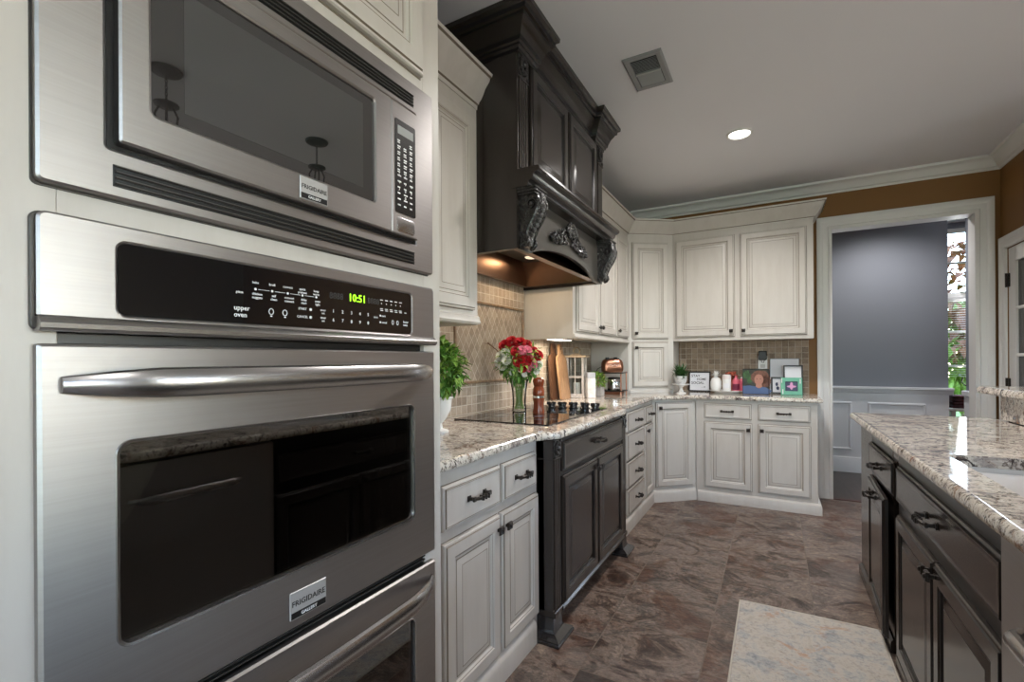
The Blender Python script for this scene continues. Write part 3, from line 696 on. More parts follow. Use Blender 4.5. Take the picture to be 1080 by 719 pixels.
d = dark_door(LF, 1.995, 2.462, .125, .706, DXF, t); knob(LF, 2.442, .655, DXF+.021, d)
d = dark_door(LF, 2.474, 2.95, .125, .706, DXF, t); knob(LF, 2.494, .655, DXF+.021, d)
MB().prism(LF, [(DXF, .10), (DXF+.02, .10), (DXF+.02, .112), (DXF+.012, .122), (DXF, .124)], 1.985, 2.965).build('bottom_rail', DARK, t)
def post(fr, u0, u1, nb, nf, z0, z1, parent, foot=True, cap=.09):
    w_ = u1-u0; mb = MB(); mb.box(fr, u0, u1, nb, nf, z0, z1, .002)
    nfl = 4; zb, zt = z0+(.13 if foot else .02), z1-cap
    for k in range(nfl):       # raised reeds leave flutes between
        a = u0+w_*.12+(w_*.76)*k/nfl; mb.box(fr, a+.002, a+w_*.76/nfl-.002, nf-.001, nf+.005, zb, zt, .002)
    mb.box(fr, u0-.001, u1+.001, nb, nf+.008, zt, zt+.008, .002)
    if foot:
        mb.box(fr, u0-.003, u1+.003, nb, nf+.010, z0+.10, z0+.125, .003)
    pl = mb.build('post', DARK, parent)
    c = MB(); cu = (u0+u1)/2; cz = (zt+z1)/2+.004; hh = (z1-zt-.008)/2
    c.box(fr, u0+.003, u1-.003, nf, nf+.006, zt+.008, z1, .002)
    for k in range(12):
        a = k*PI/6; c.ball(fr.p(cu+math.cos(a)*w_*.24, nf+.008, cz+math.sin(a)*hh*.55), w_*.13, 7, 5, sq=(1, .6, 1), fr=fr)
    c.ball(fr.p(cu, nf+.010, cz), w_*.14, fr=fr)
    for s_ in (-1, 1):
        for q in (-1, 1): c.ball(fr.p(cu+s_*w_*.36, nf+.007, cz+q*hh*.8), w_*.09, 6, 4, sq=(1, .5, 1.3), fr=fr)
    c.build('rosette', CARVE, pl)
    if foot:
        f = MB(); xs = [(.045, 0), (.045, .010), (.040, .014), (.041, .019), (.026, .028), (.010, .036), (.003, .050), (.002, .10)]
        f.loft([[fr.p(u0-o, nb, z0+z), fr.p(u1+o, nb, z0+z), fr.p(u1+o, nf+o, z0+z), fr.p(u0-o, nf+o, z0+z)] for o, z in xs]); f.build('foot', mat('gloss_espresso', (.022, .02, .02), .12, coat=.6), pl)
    return pl
post(LF, 1.90, 1.985, -.935, -.857, 0, .883, t); post(LF, 2.965, 3.05, -.935, -.857, 0, .883, t)
# far drawer stack, then drawer over door
t = thing('drawer_cabinet', 'white glazed base cabinet with a stack of four drawers beyond the dark cabinet', 'cabinet', (-1.25, 3.47, 0))
mb = MB(); carcass(mb, LF, 3.055, 3.845, -1.585, BX, 0, .884)
zs = [(.715, .853), (.512, .700), (.315, .497), (.125, .300)]
for z0, z1 in zs: seam(mb, LF, 3.34, 3.815, z0, z1, BX)
mb.build('body', WM, t); MB().prism(LF, [(BX+o, z) for o, z in BMOULD], 3.098, 3.85).build('base_moulding', WHITE, t)
for z0, z1 in zs:
    d = slab_front(LF, 3.34, 3.815, z0, z1, BX, WM, t); pull(LF, 3.58, (z0+z1)/2, BX+.019, d)
t = thing('narrow_base_cabinet', 'narrow white glazed base cabinet with one drawer over one door near the corner', 'cabinet', (-1.25, 4.0, 0))
mb = MB(); carcass(mb, LF, 3.85, 4.155, -1.585, BX, 0, .884)
seam(mb, LF, 3.868, 4.135, .715, .848, BX); seam(mb, LF, 3.868, 4.135, .125, .70, BX)
mb.build('body', WM, t); MB().prism(LF, [(BX+o, z) for o, z in BMOULD], 3.85, 4.15).build('base_moulding', WHITE, t)
d = slab_front(LF, 3.868, 4.135, .715, .848, BX, WM, t); pull(LF, 4.0, .785, BX+.019, d, .09)
d = raised_door(LF, 3.868, 4.135, .125, .70, BX, WM, t); knob(LF, 3.893, .655, BX+.021, d)
# diagonal corner base
A, B = Vector((BX, 4.16)), Vector((-.62, 4.435))
def diagframe(A, B):
    U = (B-A).normalized(); return Fr((A.x, A.y, 0), (U.x, U.y, 0), (U.y, -U.x, 0)), (B-A).length
DF, DL = diagframe(A, B)
t = thing('corner_base_cabinet', 'white glazed corner base cabinet with one diagonal door', 'cabinet', (-1.1, 4.6, 0))
mb = MB(); mb.loft([[Vector((x, y, z)) for x, y in ((-1.585, 4.165), (BX, 4.165), (-.62, 4.435), (-.62, 4.995), (-1.585, 4.995))] for z in (0, .884)])
seam(mb, DF, .035, DL-.03, .13, .86, 0); mb.build('body', WM, t)
mb = MB(); mb.prism(DF, [(o, z) for o, z in BMOULD], .008, DL-.006); mb.build('base_moulding', WHITE, t)
d = raised_door(DF, .035, DL-.03, .13, .86, 0, WM, t); knob(DF, .065, .815, .021, d)
# back base cabinet
BY = -4.435
t = thing('back_base_cabinet', 'white glazed base cabinet with two drawers over two doors on the back wall', 'cabinet', (-.16, 4.7, 0))
mb = MB(); carcass(mb, BF, -.615, .29, -4.995, BY, 0, .884)
for q in ((-.545, -.18, .722, .826), (-.122, .240, .722, .852), (-.545, -.175, .12, .655), (-.125, .242, .12, .682)): pass
Q4 = ((-.545, -.180, .725, .850), (-.125, .240, .725, .850)); Q5 = ((-.545, -.175, .125, .690), (-.125, .242, .125, .690))
for q in Q4+Q5: seam(mb, BF, *q, BY)
mb.build('body', WM, t)
mb = MB(); mb.sweep([(o*1.3, z*.85) for o, z in BMOULD], [(-.60, 4.435), (.29, 4.435), (.29, 4.97)], side=1); mb.build('base_moulding', WHITE, t)
for q in Q4: d = slab_front(BF, *q, BY, WM, t); pull(BF, (q[0]+q[1])/2, .788, BY+.019, d)
for q, u in zip(Q5, (-.20, -.10)): d = raised_door(BF, *q, BY, WM, t); knob(BF, u, .64, BY+.021, d)

# ================================================================== counters
def offset_poly(P, d):
    n = len(P); out = []
    ar = sum(P[i][0]*P[(i+1) % n][1]-P[(i+1) % n][0]*P[i][1] for i in range(n)); sg = 1 if ar > 0 else -1
    for i in range(n):
        a, b, c = Vector(P[i-1]), Vector(P[i]), Vector(P[(i+1) % n])
        d1, d2 = (b-a).normalized(), (c-b).normalized(); n1, n2 = Vector((-d1.y, d1.x))*sg, Vector((-d2.y, d2.x))*sg
        m_ = (n1+n2).normalized(); m_ = m_/max(.35, m_.dot(n1)); out.append((b.x+m_.x*d, b.y+m_.y*d))
    return out
def slab(P, z0, z1, name, m, holes=(), **kw):
    mb = MB(); h = z1-z0
    pr = [(.010, z0), (.003, z0+.003), (.0, z0+.010), (.0, z0+h*.45), (.002, z1-.010), (.006, z1-.004), (.012, z1-.0008), (.018, z1)]
    loops = [[Vector((x, y, z)) for x, y in offset_poly(P, d)] for d, z in pr]
    mb.loft(loops, 0, False, False)
    for ip, (lp, z) in enumerate(((loops[0], z0), (loops[-1], z1))):
        rs = [[Vector((p.x, p.y, 0)) for p in lp]]+[[Vector((x, y, 0)) for x, y in hh] for hh in holes]
        flat = [p for r in rs for p in r]; tr = geometry.tessellate_polygon(rs)
        mb.add([Vector((p.x, p.y, z)) for p in flat], [tuple(x) for x in tr])
    for hh in holes: mb.loft([[Vector((x, y, z)) for x, y in hh] for z in (z0, z1)], 0, False, False)
    bm_o = mb.build(name, m, **kw); return bm_o
slab([(-1.585, 1.036), (-.905, 1.036), (-.905, 1.815), (-.85, 1.905), (-.83, 1.93), (-.83, 2.99), (-.85, 3.03), (-.905, 3.10), (-.905, 4.13), (-.60, 4.395), (.325, 4.395), (.325, 4.995), (-1.585, 4.995)], .885, .92, 'countertop', GRAN,
     label='cream and brown granite countertop running along the left and back walls', cat='countertop')

# ================================================================== backsplash
t = thing('backsplash', 'tan tumbled stone tile backsplash with a framed diamond panel behind the cooktop', 'backsplash', (-1.585, 2.6, .92))
mb = MB(); mb.box(LF, 1.036, 4.415, -1.589, -1.578, .921, 1.40); mb.box(LF, 1.85, 3.02, -1.589, -1.578, 1.40, 1.99)
mb.build('tile_field', SPL, t)
mb = MB(); mb.box(LF, 2.17, 2.985, -1.578, -1.5765, 1.105, 1.588); mb.build('diamond_panel', SPD, t)
mb = MB(); pr = [(-.009, -1.578), (-.009, -1.570), (-.004, -1.565), (.004, -1.565), (.009, -1.570), (.009, -1.578)]
L = []
for cu, cz, du, dz in ((2.17, 1.105, -1, -1), (2.985, 1.105, 1, -1), (2.985, 1.588, 1, 1), (2.17, 1.588, -1, 1)):
    L.append([LF.p(cu+du*o, n_, cz+dz*o) for o, n_ in pr])
L.append(L[0]); mb.loft(L, 0, False, False); mb.build('border', LINER, t)
MB().box(BF, -.845, .262, -4.999, -4.988, .921, 1.405).build('back_wall_backsplash', SPB, label='tan tumbled stone tile backsplash on the back wall above the granite', cat='backsplash')

# ================================================================== upper cabinets
UX = -1.21
t = thing('upper_cabinet', 'white glazed upper cabinet between the oven tower and the dark hood', 'cabinet', (-1.4, 1.44, 1.40))
mb = MB(); carcass(mb, LF, 1.036, 1.845, -1.585, UX, 1.40, 2.42)
seam(mb, LF, 1.10, 1.45, 1.465, 2.335, UX); seam(mb, LF, 1.46, 1.805, 1.465, 2.335, UX)
mb.build('body', WM, t)
for a, b_, k in ((1.10, 1.45, 1.43), (1.46, 1.805, 1.482)):
    d = raised_door(LF, a, b_, 1.465, 2.335, UX, WM, t); knob(LF, k, 1.515, UX+.021, d)
mb = MB(); mb.prism(LF, [(UX, 1.402), (UX+.012, 1.402), (UX+.018, 1.412), (UX+.012, 1.422), (UX+.012, 1.434), (UX+.004, 1.442), (UX, 1.443)], 1.036, 1.845); mb.build('light_rail', WHITE, t)
mb = MB(); mb.prism(LF, [(UX+o, 2.40+z) for o, z in CRW], 1.036, 1.847, {2, 8}); mb.build('crown_moulding', WM, t)
t = thing('corner_upper_run', 'white glazed upper cabinet with three narrow doors past the dark hood', 'cabinet', (-1.4, 3.7, 1.40))
mb = MB(); carcass(mb, LF, 3.035, 4.42, -1.585, UX, 1.40, 2.42)
D3 = ((3.085, 3.545, 3.525), (3.565, 3.985, 3.585), (4.02, 4.395, 4.045))
for a, b_, k in D3: seam(mb, LF, a, b_, 1.437, 2.335, UX)
mb.build('body', WM, t)
for a, b_, k in D3: d = raised_door(LF, a, b_, 1.437, 2.335, UX, WM, t); knob(LF, k, 1.485, UX+.021, d)
mb = MB(); mb.prism(LF, [(UX, 1.385), (UX+.012, 1.385), (UX+.018, 1.395), (UX+.012, 1.405), (UX+.010, 1.415), (UX, 1.418)], 3.035, 4.42); mb.box(LF, 3.035, 3.055, -1.58, UX, 1.385, 1.401); mb.build('light_rail', WHITE, t)
# diagonal tower
TA, TB = Vector((UX, 4.425)), Vector((-.85, 4.685))
TF, TL = diagframe(TA, TB)
t = thing('corner_tower_cabinet', 'white glazed diagonal corner cabinet standing on the granite with two stacked doors', 'cabinet', (-1.3, 4.7, .921))
mb = MB(); mb.loft([[Vector((x, y, z)) for x, y in ((-1.577, 4.425), (UX, 4.425), (-.85, 4.685), (-.85, 4.987), (-1.577, 4.987))] for z in (.921, 2.42)])
seam(mb, TF, .04, TL-.05, 1.43, 2.335, 0); seam(mb, TF, .04, TL-.05, .975, 1.40, 0); mb.build('body', WM, t)
d = raised_door(TF, .04, TL-.05, 1.43, 2.335, 0, WM, t); knob(TF, .07, 1.48, .021, d)
d = raised_door(TF, .04, TL-.05, .975, 1.40, 0, WM, t); knob(TF, .07, 1.345, .021, d)
MB().prism(TF, [(0, .921), (.014, .921), (.012, .945), (0, .952)], .01, TL-.01).build('base_moulding', WHITE, t)
UB = -4.685
t = thing('back_upper_cabinet', 'white glazed upper cabinet with two wide doors on the back wall', 'cabinet', (-.28, 4.84, 1.405))
mb = MB(); carcass(mb, BF, -.848, .283, -4.995, UB, 1.405, 2.42)
D2 = ((-.822, -.318, -.345), (-.27, .232, -.245))
for a, b_, k in D2: seam(mb, BF, a, b_, 1.44, 2.35, UB)
mb.build('body', WM, t)
for a, b_, k in D2: d = raised_door(BF, a, b_, 1.44, 2.35, UB, WM, t); knob(BF, k, 1.487, UB+.021, d)
# one crown over the corner run
mb = MB(); mb.sweep([(o, 2.40+z) for o, z in CRW], [(UX, 3.035), (UX, 4.425), (-.85, 4.685), (.283, 4.685), (.283, 4.99)], {2, 8}, side=1)
mb.build('cabinet_crown', WM, label='white crown moulding running over the corner and back upper cabinets', cat='moulding')
# undercabinet light
t = thing('undercabinet_light', 'lit strip light under the white cabinet past the hood', 'light', (-1.40, 3.24, 1.375))
MB().box(LF, 3.10, 3.38, -1.45, -1.35, 1.384, 1.399, .003).build('housing', TRIM, t)
MB().box(LF, 3.11, 3.37, -1.44, -1.36, 1.3805, 1.3845).build('lens', UCGLOW, t)

# ================================================================== range hood
HX = -1.0; HY0, HY1 = 1.85, 3.03
t = thing('range_hood', 'dark espresso carved wooden range hood with doors and corbels above the cooktop', 'range hood', (-1.3, 2.44, 1.70))
mb = MB()
mb.box(LF, HY0, HY1, -1.575, HX-.008, 2.075, 2.76, .001)                      # upper box
mb.box(LF, HY0, HY0+.025, -1.575, HX-.001, 1.735, 2.075); mb.box(LF, HY1-.025, HY1, -1.575, HX-.001, 1.735, 2.075)   # sides of the lower skirt
mb.box(LF, HY0+.025, HY1-.025, -1.575, -1.555, 1.80, 2.0)
mb.box(LF, HY0-.004, HY0, -1.575, -1.175, 1.74, 2.62); mb.box(LF, HY0-.004, HY0, -1.12, HX-.001, 1.74, 2.62)    # applied side stiles
seam(mb, LF, 1.985, 2.43, 2.115, 2.615, HX-.008); seam(mb, LF, 2.455, 2.905, 2.115, 2.615, HX-.008)
mb.build('body', DM, t)
for a, b_ in ((1.985, 2.43), (2.455, 2.905)): dark_door(LF, a, b_, 2.115, 2.615, HX-.008, t)
post(LF, HY0, HY0+.105, HX-.02, HX+.004, 2.078, 2.63, t, foot=False, cap=.13); post(LF, HY1-.105, HY1, HX-.02, HX+.004, 2.078, 2.63, t, foot=False, cap=.13)
# arched valance
arch = [(HY0+.025, 1.735)]
for k in range(0, 25):
    s_ = k/24; u = HY0+.13+(HY1-HY0-.26)*s_; arch.append((u, 1.735+.075*math.sin(PI*s_)**.75))
arch += [(HY1-.025, 1.735), (HY1-.025, 2.0), (HY0+.025, 2.0)]
mb = MB(); mb.loft([[LF.p(u, n_, z) for u, z in arch] for n_ in (HX-.022, HX)]); mb.build('valance', [painted('valance_paint', (.060, .054, .046), (.02, .018, .015), .3, .2)], t)
# shelf moulding
SH = [(-.02, 2.0), (.055, 2.0), (.062, 2.008), (.060, 2.018), (.078, 2.026), (.088, 2.040), (.090, 2.050), (.108, 2.056), (.116, 2.064), (.116, 2.074), (.110, 2.080), (-.02, 2.080)]
mb = MB(); mb.prism(LF, [(HX+o, z) for o, z in SH], HY0-.012, HY1+.012, {1, 3, 6}); mb.build('shelf_moulding', [DARK, DGLAZE_SHADE], t)
# crown with breaks over the posts
CRD = [(0, -.175), (.006, -.175), (.008, -.16), (.018, -.155), (.018, -.145), (.026, -.14), (.030, -.12), (.045, -.085), (.062, -.06), (.066, -.05), (.076, -.046), (.080, -.028), (.094, -.02), (.096, -.002), (0, -.002)]
mb = MB(); path = [(-1.58, HY0), (HX+.008, HY0), (HX+.008, HY0+.16), (HX-.03, HY0+.16), (HX-.03, HY1-.16), (HX+.008, HY1-.16), (HX+.008, HY1), (-1.58, HY1)]
mb.sweep([(o, ZC+z) for o, z in CRD], path, {1, 3, 5, 8, 10}, side=1); mb.build('crown_moulding', [DARK, DGLAZE_SHADE], t)
def corbel(u, par):
    mb = MB(); w_ = .105
    prof = [(0, 1.75), (.016, 1.742), (.032, 1.748), (.042, 1.762), (.040, 1.775), (.033, 1.784), (.036, 1.80), (.050, 1.835), (.070, 1.865), (.088, 1.90), (.094, 1.93), (.088, 1.955), (.080, 1.962), (.080, 1.968), (0, 1.968)]
    mb.prism(LF, [(HX+a, z) for a, z in prof], u-w_*.36, u+w_*.36)
    for s_ in (-1, 1):       # side volutes: scrolled rims
        pts = [LF.p(u+s_*w_*.36, HX+a+.004, z) for a, z in prof[1:12]]; mb.tube(pts, [.008, .009, .010, .009, .008, .009, .011, .012, .013, .012, .009], 8)
        for cz, cn, r in ((1.765, .026, .015), (1.925, .064, .026)):
            sp = [LF.p(u+s_*(w_*.40), HX+cn+r*(1-k/14)*math.cos(k*.75), cz+r*(1-k/14)*math.sin(k*.75)) for k in range(13)]; mb.tube(sp, .005, 6)
        mb.ball(LF.p(u+s_*w_*.40, HX+.064, 1.925), .012)
    for k in range(9):       # overlapping acanthus leaves down the front
        z = 1.945-k*.022; a = (.096, .096, .088, .078, .066, .054, .044, .038, .038)[k]; ww = .034-.0014*k
        mb.ball(LF.p(u, HX+a, z), ww, 8, 6, sq=(1.0, .45, 1.1), fr=LF)
        for s_ in (-1, 1): mb.ball(LF.p(u+s_*ww*.8, HX+a-.006, z+.006), ww*.55, 7, 5, sq=(1, .5, 1.3), fr=LF)
    for z0, z1, e in ((1.968, 1.978, .0), (1.978, 1.990, .006), (1.990, 2.0, .010)): mb.box(LF, u-w_/2-e, u+w_/2+e, HX, HX+.086+e, z0, z1, .002)
    return mb.build('corbel', CARVE, par)
corbel(HY0+.056, t); corbel(HY1-.056, t)
# carved medallion: a shell with trailing leaf scrolls
mb = MB(); mc = Vector((2.44, 0, 1.905))
for k in range(9):
    a = math.radians(20+k*17.5); 
    for j in range(4): mb.ball(LF.p(mc.x+math.cos(a)*(.012+.014*j), HX+.010+.002*j, mc.z+.004+math.sin(a)*(.010+.014*j)), .0085+.001*j, 6, 5, sq=(1, .8, 1), fr=LF)
for s_ in (-1, 1):
    for (du, dz, r, tw) in ((.075, -.004, .026, 1), (.125, -.016, .024, -1), (.170, -.026, .020, 1), (.21, -.032, .014, -1)):
        mb.tube([LF.p(mc.x+s_*(du+r*(1-k/16)*math.cos(k*.6*tw)), HX+.008+.004*math.sin(k), mc.z+dz+r*(1-k/16)*math.sin(k*.6*tw)) for k in range(14)], .0065, 6)
        for q in range(8):
            a = q*PI/4; mb.ball(LF.p(mc.x+s_*(du+math.cos(a)*r*1.15), HX+.007, mc.z+dz+math.sin(a)*r*1.1), r*.36, 6, 5, sq=(1.2, .6, .8), fr=LF)
        mb.ball(LF.p(mc.x+s_*du, HX+.012, mc.z+dz), r*.3, fr=LF)
    for k in range(12): mb.ball(LF.p(mc.x+s_*(.03+k*.0165), HX+.006, mc.z-.024-.0005*k+.006*math.sin(k*1.7)), .0085, 6, 5, sq=(1.3, .7, .9), fr=LF)
mb.v = [Vector((HX+(v.x-HX)*1.5, mc.x+(v.y-mc.x)*1.12, mc.z+(v.z-mc.z)*1.3)) for v in mb.v]
mb.build('medallion', CARVE, t)
# metal liner
mb = MB(); a0, a1, b0, b1 = HY0+.03, HY1-.03, -1.553, HX-.025
i0, i1, j0, j1 = HY0+.17, HY1-.17, -1.50, HX-.14
def RL(u0, u1, n0, n1, z): return [LF.p(u0, n0, z), LF.p(u1, n0, z), LF.p(u1, n1, z), LF.p(u0, n1, z)]
mb.loft([RL(a0, a1, b0, b1, 1.752), RL(a0, a1, b0, b1, 1.750), RL(a0+.05, a1-.05, b0+.03, b1-.04, 1.750), RL(i0, i1, j0, j1, 1.90), RL(i0, i1, j0, j1, 1.905)], 0, False, True)
mb.build('liner', brushed('liner_copper', (.26, .16, .11), .3, (30, 3, 30), .05), t)
mb = MB(); mb.box(LF, i0+.06, i0+.44, j0+.03, j1-.03, 1.893, 1.899)
mb.box(LF, i1-.40, i1-.02, j0+.03, j1-.03, 1.893, 1.899); mb.build('filter', STEELD, t)
for y in (2.2, 2.7): MB().lathe((-1.42 if False else -1.36, y, 0), [(.001, 1.887), (.035, 1.887), (.040, 1.893), (.001, 1.893)], 16).build('lamp', mat('frosted_lamp', (.5, .45, .4), .5, emit=(1, .8, .55), es=.8), t)

# ================================================================== cooktop
t = thing('cooktop', 'black glass electric cooktop with five knobs set in the granite', 'cooktop', (-1.2, 2.49, .9205))
mb = MB(); mb.box(LF, 2.05, 2.955, -1.50, -.945, .9205, .9265, .002); mb.build('glass_top', BGLASS, t)
mb = MB()
for (u, n_, r) in ((2.30, -1.08, .10), (2.30, -1.36, .08), (2.62, -1.37, .10), (2.60, -1.10, .075)):
    for rr in (r, r*.62):
        mb.tube([LF.p(u+rr*math.cos(a*PI/24), n_+rr*math.sin(a*PI/24), .9266) for a in range(48)], .0006, 4, closed=True)
mb.build('burner_print', mat('burner_grey', (.12, .12, .12), .4), t)
for x, y in ((-1.275, 2.815), (-1.205, 2.83), (-1.135, 2.845), (-1.062, 2.86), (-.99, 2.845)):
    k = MB(); k.lathe((x, y, 0), [(.030, .9265), (.031, .930), (.024, .9335), (.0235, .952), (.020, .957), (.001, .957)], 20)
    for q in range(5):
        a = q*2*PI/5; k.box(Fr((x, y, 0), (math.cos(a), math.sin(a), 0), (-math.sin(a), math.cos(a), 0)), .004, .030, -.005, .005, .945, .964, .003)
    k.build('knob', mat('cooktop_knob', (.03, .03, .032), .15, metal=.5), t)
# ================================================================== island
IX = .43
t = thing('island_end_cabinet', 'dark espresso island cabinet with one drawer over one door at the far end', 'cabinet', (.72, 2.9, 0))
mb = MB(); mb.box(WF, IX, 1.02, 2.50, 3.36, 0, .884, .001); mb.box(WF, IX+.05, 1.02, 2.425, 2.50, 0, .884); mb.box(WF, IX, IX+.05, 2.40, 2.5, .655, .884)
seam(mb, IF, -2.99, -2.435, .672, .812, -IX); dseam_shade(mb, IF, -3.0, -2.51, .645, .884, -IX)  # black top rail: shadow below the counter painted in with the glaze
mb.build('body', DM, t)
d = slab_front(IF, -2.985, -2.435, .672, .812, -IX, DM, t); pull(IF, -2.71, .74, -IX+.019, d, .12)
dr = Fr((IX, 2.985, 0), (-.02, -.515, 0), (-.515, .02, 0))
d = dark_door(dr, 0, .50, .065, .645, .002, t); pull(dr, .25, .60, .023, d, .12)
MB().prism(IF, [(-IX, 0), (-IX+.014, 0), (-IX+.014, .045), (-IX+.005, .058), (-IX, .06)], -3.36, -2.50).build('base_moulding', DARK, t)
t = thing('sink_cabinet', 'dark espresso island sink cabinet with a wide false drawer over two doors', 'cabinet', (.72, 1.88, 0))
mb = MB(); mb.box(WF, IX, IX+.02, 1.355, 2.405, 0, .884); mb.box(WF, IX+.02, 1.02, 1.355, 1.375, 0, .884); mb.box(WF, IX+.02, 1.02, 2.385, 2.405, 0, .884); mb.box(WF, 1.0, 1.02, 1.375, 2.385, 0, .884); mb.box(WF, IX+.02, 1.0, 1.375, 2.385, .08, .10)
dseam_shade(mb, IF, -2.404, -1.356, .05, .884, -IX)  # face painted black for counter shadow and glaze lines between fronts
mb.build('body', DM, t)
d = slab_front(IF, -2.36, -1.365, .672, .812, -IX, DM, t); pull(IF, -1.87, .742, -IX+.019, d, .13)
d = dark_door(IF, -2.36, -1.868, .065, .62, -IX, t); knob(IF, -1.89, .585, -IX+.021, d)
d = dark_door(IF, -1.858, -1.365, .065, .62, -IX, t); knob(IF, -1.835, .585, -IX+.021, d)
MB().prism(IF, [(-IX, 0), (-IX+.014, 0), (-IX+.014, .045), (-IX+.005, .058), (-IX, .06)], -2.40, -1.36).build('base_moulding', DARK, t)
t = thing('dishwasher', 'stainless steel dishwasher with a bar handle in the dark island', 'dishwasher', (.72, 1.05, .0))
mb = MB(); mb.box(WF, IX+.01, 1.02, .745, 1.35, .1, .88); mb.box(WF, IX+.06, 1.0, .76, 1.34, 0, .1); mb.build('body', BLACKP, t)
mb = MB(); mb.box(WF, IX-.025, IX+.01, .750, 1.346, .11, .875, .004); dd = mb.build('door', STEEL, t)
mb = MB(); L = []
for k in range(17):
    s_ = k/16; e = min(s_, 1-s_); o = IX-.028-.045*min(1, e/.12)**.6; h_ = .0165*min(1, .35+e/.12*.65)
    L.append([Vector((o-.012*math.cos(a*PI/5), .79+.40*s_, .745+h_*math.sin(a*PI/5))) for a in range(10)])
mb.loft(L); mb.build('handle', STEELH, dd)
t = thing('island_near_cabinet', 'dark espresso island cabinet with two drawers over two doors facing the ovens', 'cabinet', (.72, .2, 0))
mb = MB(); mb.box(WF, IX, 1.02, -.55, .74, 0, .884, .001)
for a in (-.735, -.10): seam(mb, IF, a, a+.62, .672, .812, -IX); seam(mb, IF, a, a+.62, .065, .645, -IX)
mb.build('body', DM, t)
for a in (-.735, -.10):
    d = slab_front(IF, a, a+.62, .672, .812, -IX, DM, t); pull(IF, a+.31, .74, -IX+.019, d, .12)
    for q in (0, .315): d = dark_door(IF, a+q, a+q+.305, .065, .645, -IX, t); knob(IF, a+(.28 if q == 0 else .34), .60, -IX+.021, d)
t = thing('bar_wall', 'dark raised knee wall at the back of the island carrying the bar top', 'bar wall', (1.1, 1.4, 0))
MB().box(WF, 1.025, 1.18, -.55, 3.30, 0, 1.045).build('panel', DARK, t)
MB().box(WF, 1.003, 1.024, -.55, 3.30, .921, 1.045).build('granite_splash', GRAN, t)
MB().box(WF, 1.003, 1.18, 3.301, 3.32, .92, 1.045).build('granite_splash', GRAN, t)
sinkh = []
sx0, sx1, sy0, sy1, sr = .488, .93, 1.40, 2.05, .03
for cx_, cy_, a0 in ((sx1-sr, sy0+sr, -PI/2), (sx1-sr, sy1-sr, 0), (sx0+sr, sy1-sr, PI/2), (sx0+sr, sy0+sr, PI)):
    for k in range(7): a = a0+PI/2*k/6; sinkh.append((cx_+sr*math.cos(a), cy_+sr*math.sin(a)))
slab([(.380, -.60), (1.0015, -.60), (1.0015, 3.385), (.380, 3.385)], .885, .92, 'island_countertop', GRAN, holes=[sinkh], label='cream and brown granite countertop of the island with a sink cutout', cat='countertop')
slab([(.94, -.65), (1.42, -.65), (1.42, 3.42), (.94, 3.42)], 1.046, 1.085, 'bar_top', GRAN, label='raised granite bar top along the far side of the island', cat='bar top')
t = thing('sink', 'white undermount kitchen sink below the island granite', 'sink', ((sx0+sx1)/2, (sy0+sy1)/2, .66))
def sc_loop(d, z): return [Vector((x, y, z)) for x, y in offset_poly(sinkh, d)]
mb = MB(); mb.loft([sc_loop(-.02, .870), sc_loop(-.02, .8845), sc_loop(.003, .8845), sc_loop(.008, .70), sc_loop(.03, .675), sc_loop(.15, .668), sc_loop(.15, .660), sc_loop(.02, .660), sc_loop(-.004, .70), sc_loop(-.004, .870)], 0, False, True); mb.build('basin', SINKM, t)
MB().lathe((.71, 1.6, 0), [(.001, .671), (.04, .671), (.045, .669), (.045, .6685), (.001, .6685)], 20).build('drain', CHROME, t)
# pendant lights over the bar (seen mirrored in the microwave)
def pendant(x, y, label):
    t = thing('pendant_light', label, 'pendant light', (x, y, ZC), 'iron pendant lights over the island bar')
    MB().lathe((x, y, 0), [(.001, ZC-.03), (.02, ZC-.03), (.055, ZC-.014), (.07, ZC-.012), (.075, ZC-.004), (.075, ZC), (.001, ZC)], 24).build('canopy', IRON, t)
    mb = MB()
    for k in range(9):
        z = ZC-.04-k*.017; a = (k % 2)*PI/2
        mb.tube([Vector((x+math.cos(a)*.006*math.sin(q*PI/4), y+math.sin(a)*.006*math.sin(q*PI/4), z+.012*math.cos(q*PI/4))) for q in range(8)], .0022, 5, closed=True)
    mb.build('chain', IRON, t)
    MB().lathe((x, y, 0), [(.001, 2.615), (.012, 2.61), (.045, 2.595), (.058, 2.60), (.058, 2.594), (.045, 2.586), (.001, 2.58)], 20).build('cap', IRON, t)
    mb = MB()
    for k in range(4):
        a = k*PI/2+.4; mb.tube([Vector((x+math.cos(a)*r, y+math.sin(a)*r, z)) for r, z in ((.03, 2.588), (.05, 2.54), (.045, 2.50), (.07, 2.44), (.11, 2.38), (.125, 2.32), (.12, 2.28))], .005, 6)
    mb.tube([Vector((x+.12*math.cos(q*PI/12), y+.12*math.sin(q*PI/12), 2.28)) for q in range(24)], .006, 6, closed=True)
    mb.build('frame', IRON, t)
    MB().lathe((x, y, 0), [(.001, 2.30), (.02, 2.30), (.012, 2.31), (.012, 2.36), (.001, 2.362)], 12).build('candle_sleeve', CERAM, t)
    mb = MB(); mb.lathe((x, y, 0), [(.055, 2.47), (.075, 2.42), (.10, 2.34), (.108, 2.29), (.106, 2.29), (.098, 2.34), (.073, 2.42), (.053, 2.47)], 24, cap=False); mb.build('glass_shade', VGLASS, t)
pendant(1.25, 2.24, 'black iron pendant light hanging over the far half of the island bar')
pendant(1.25, 1.30, 'black iron pendant light hanging over the middle of the island bar')
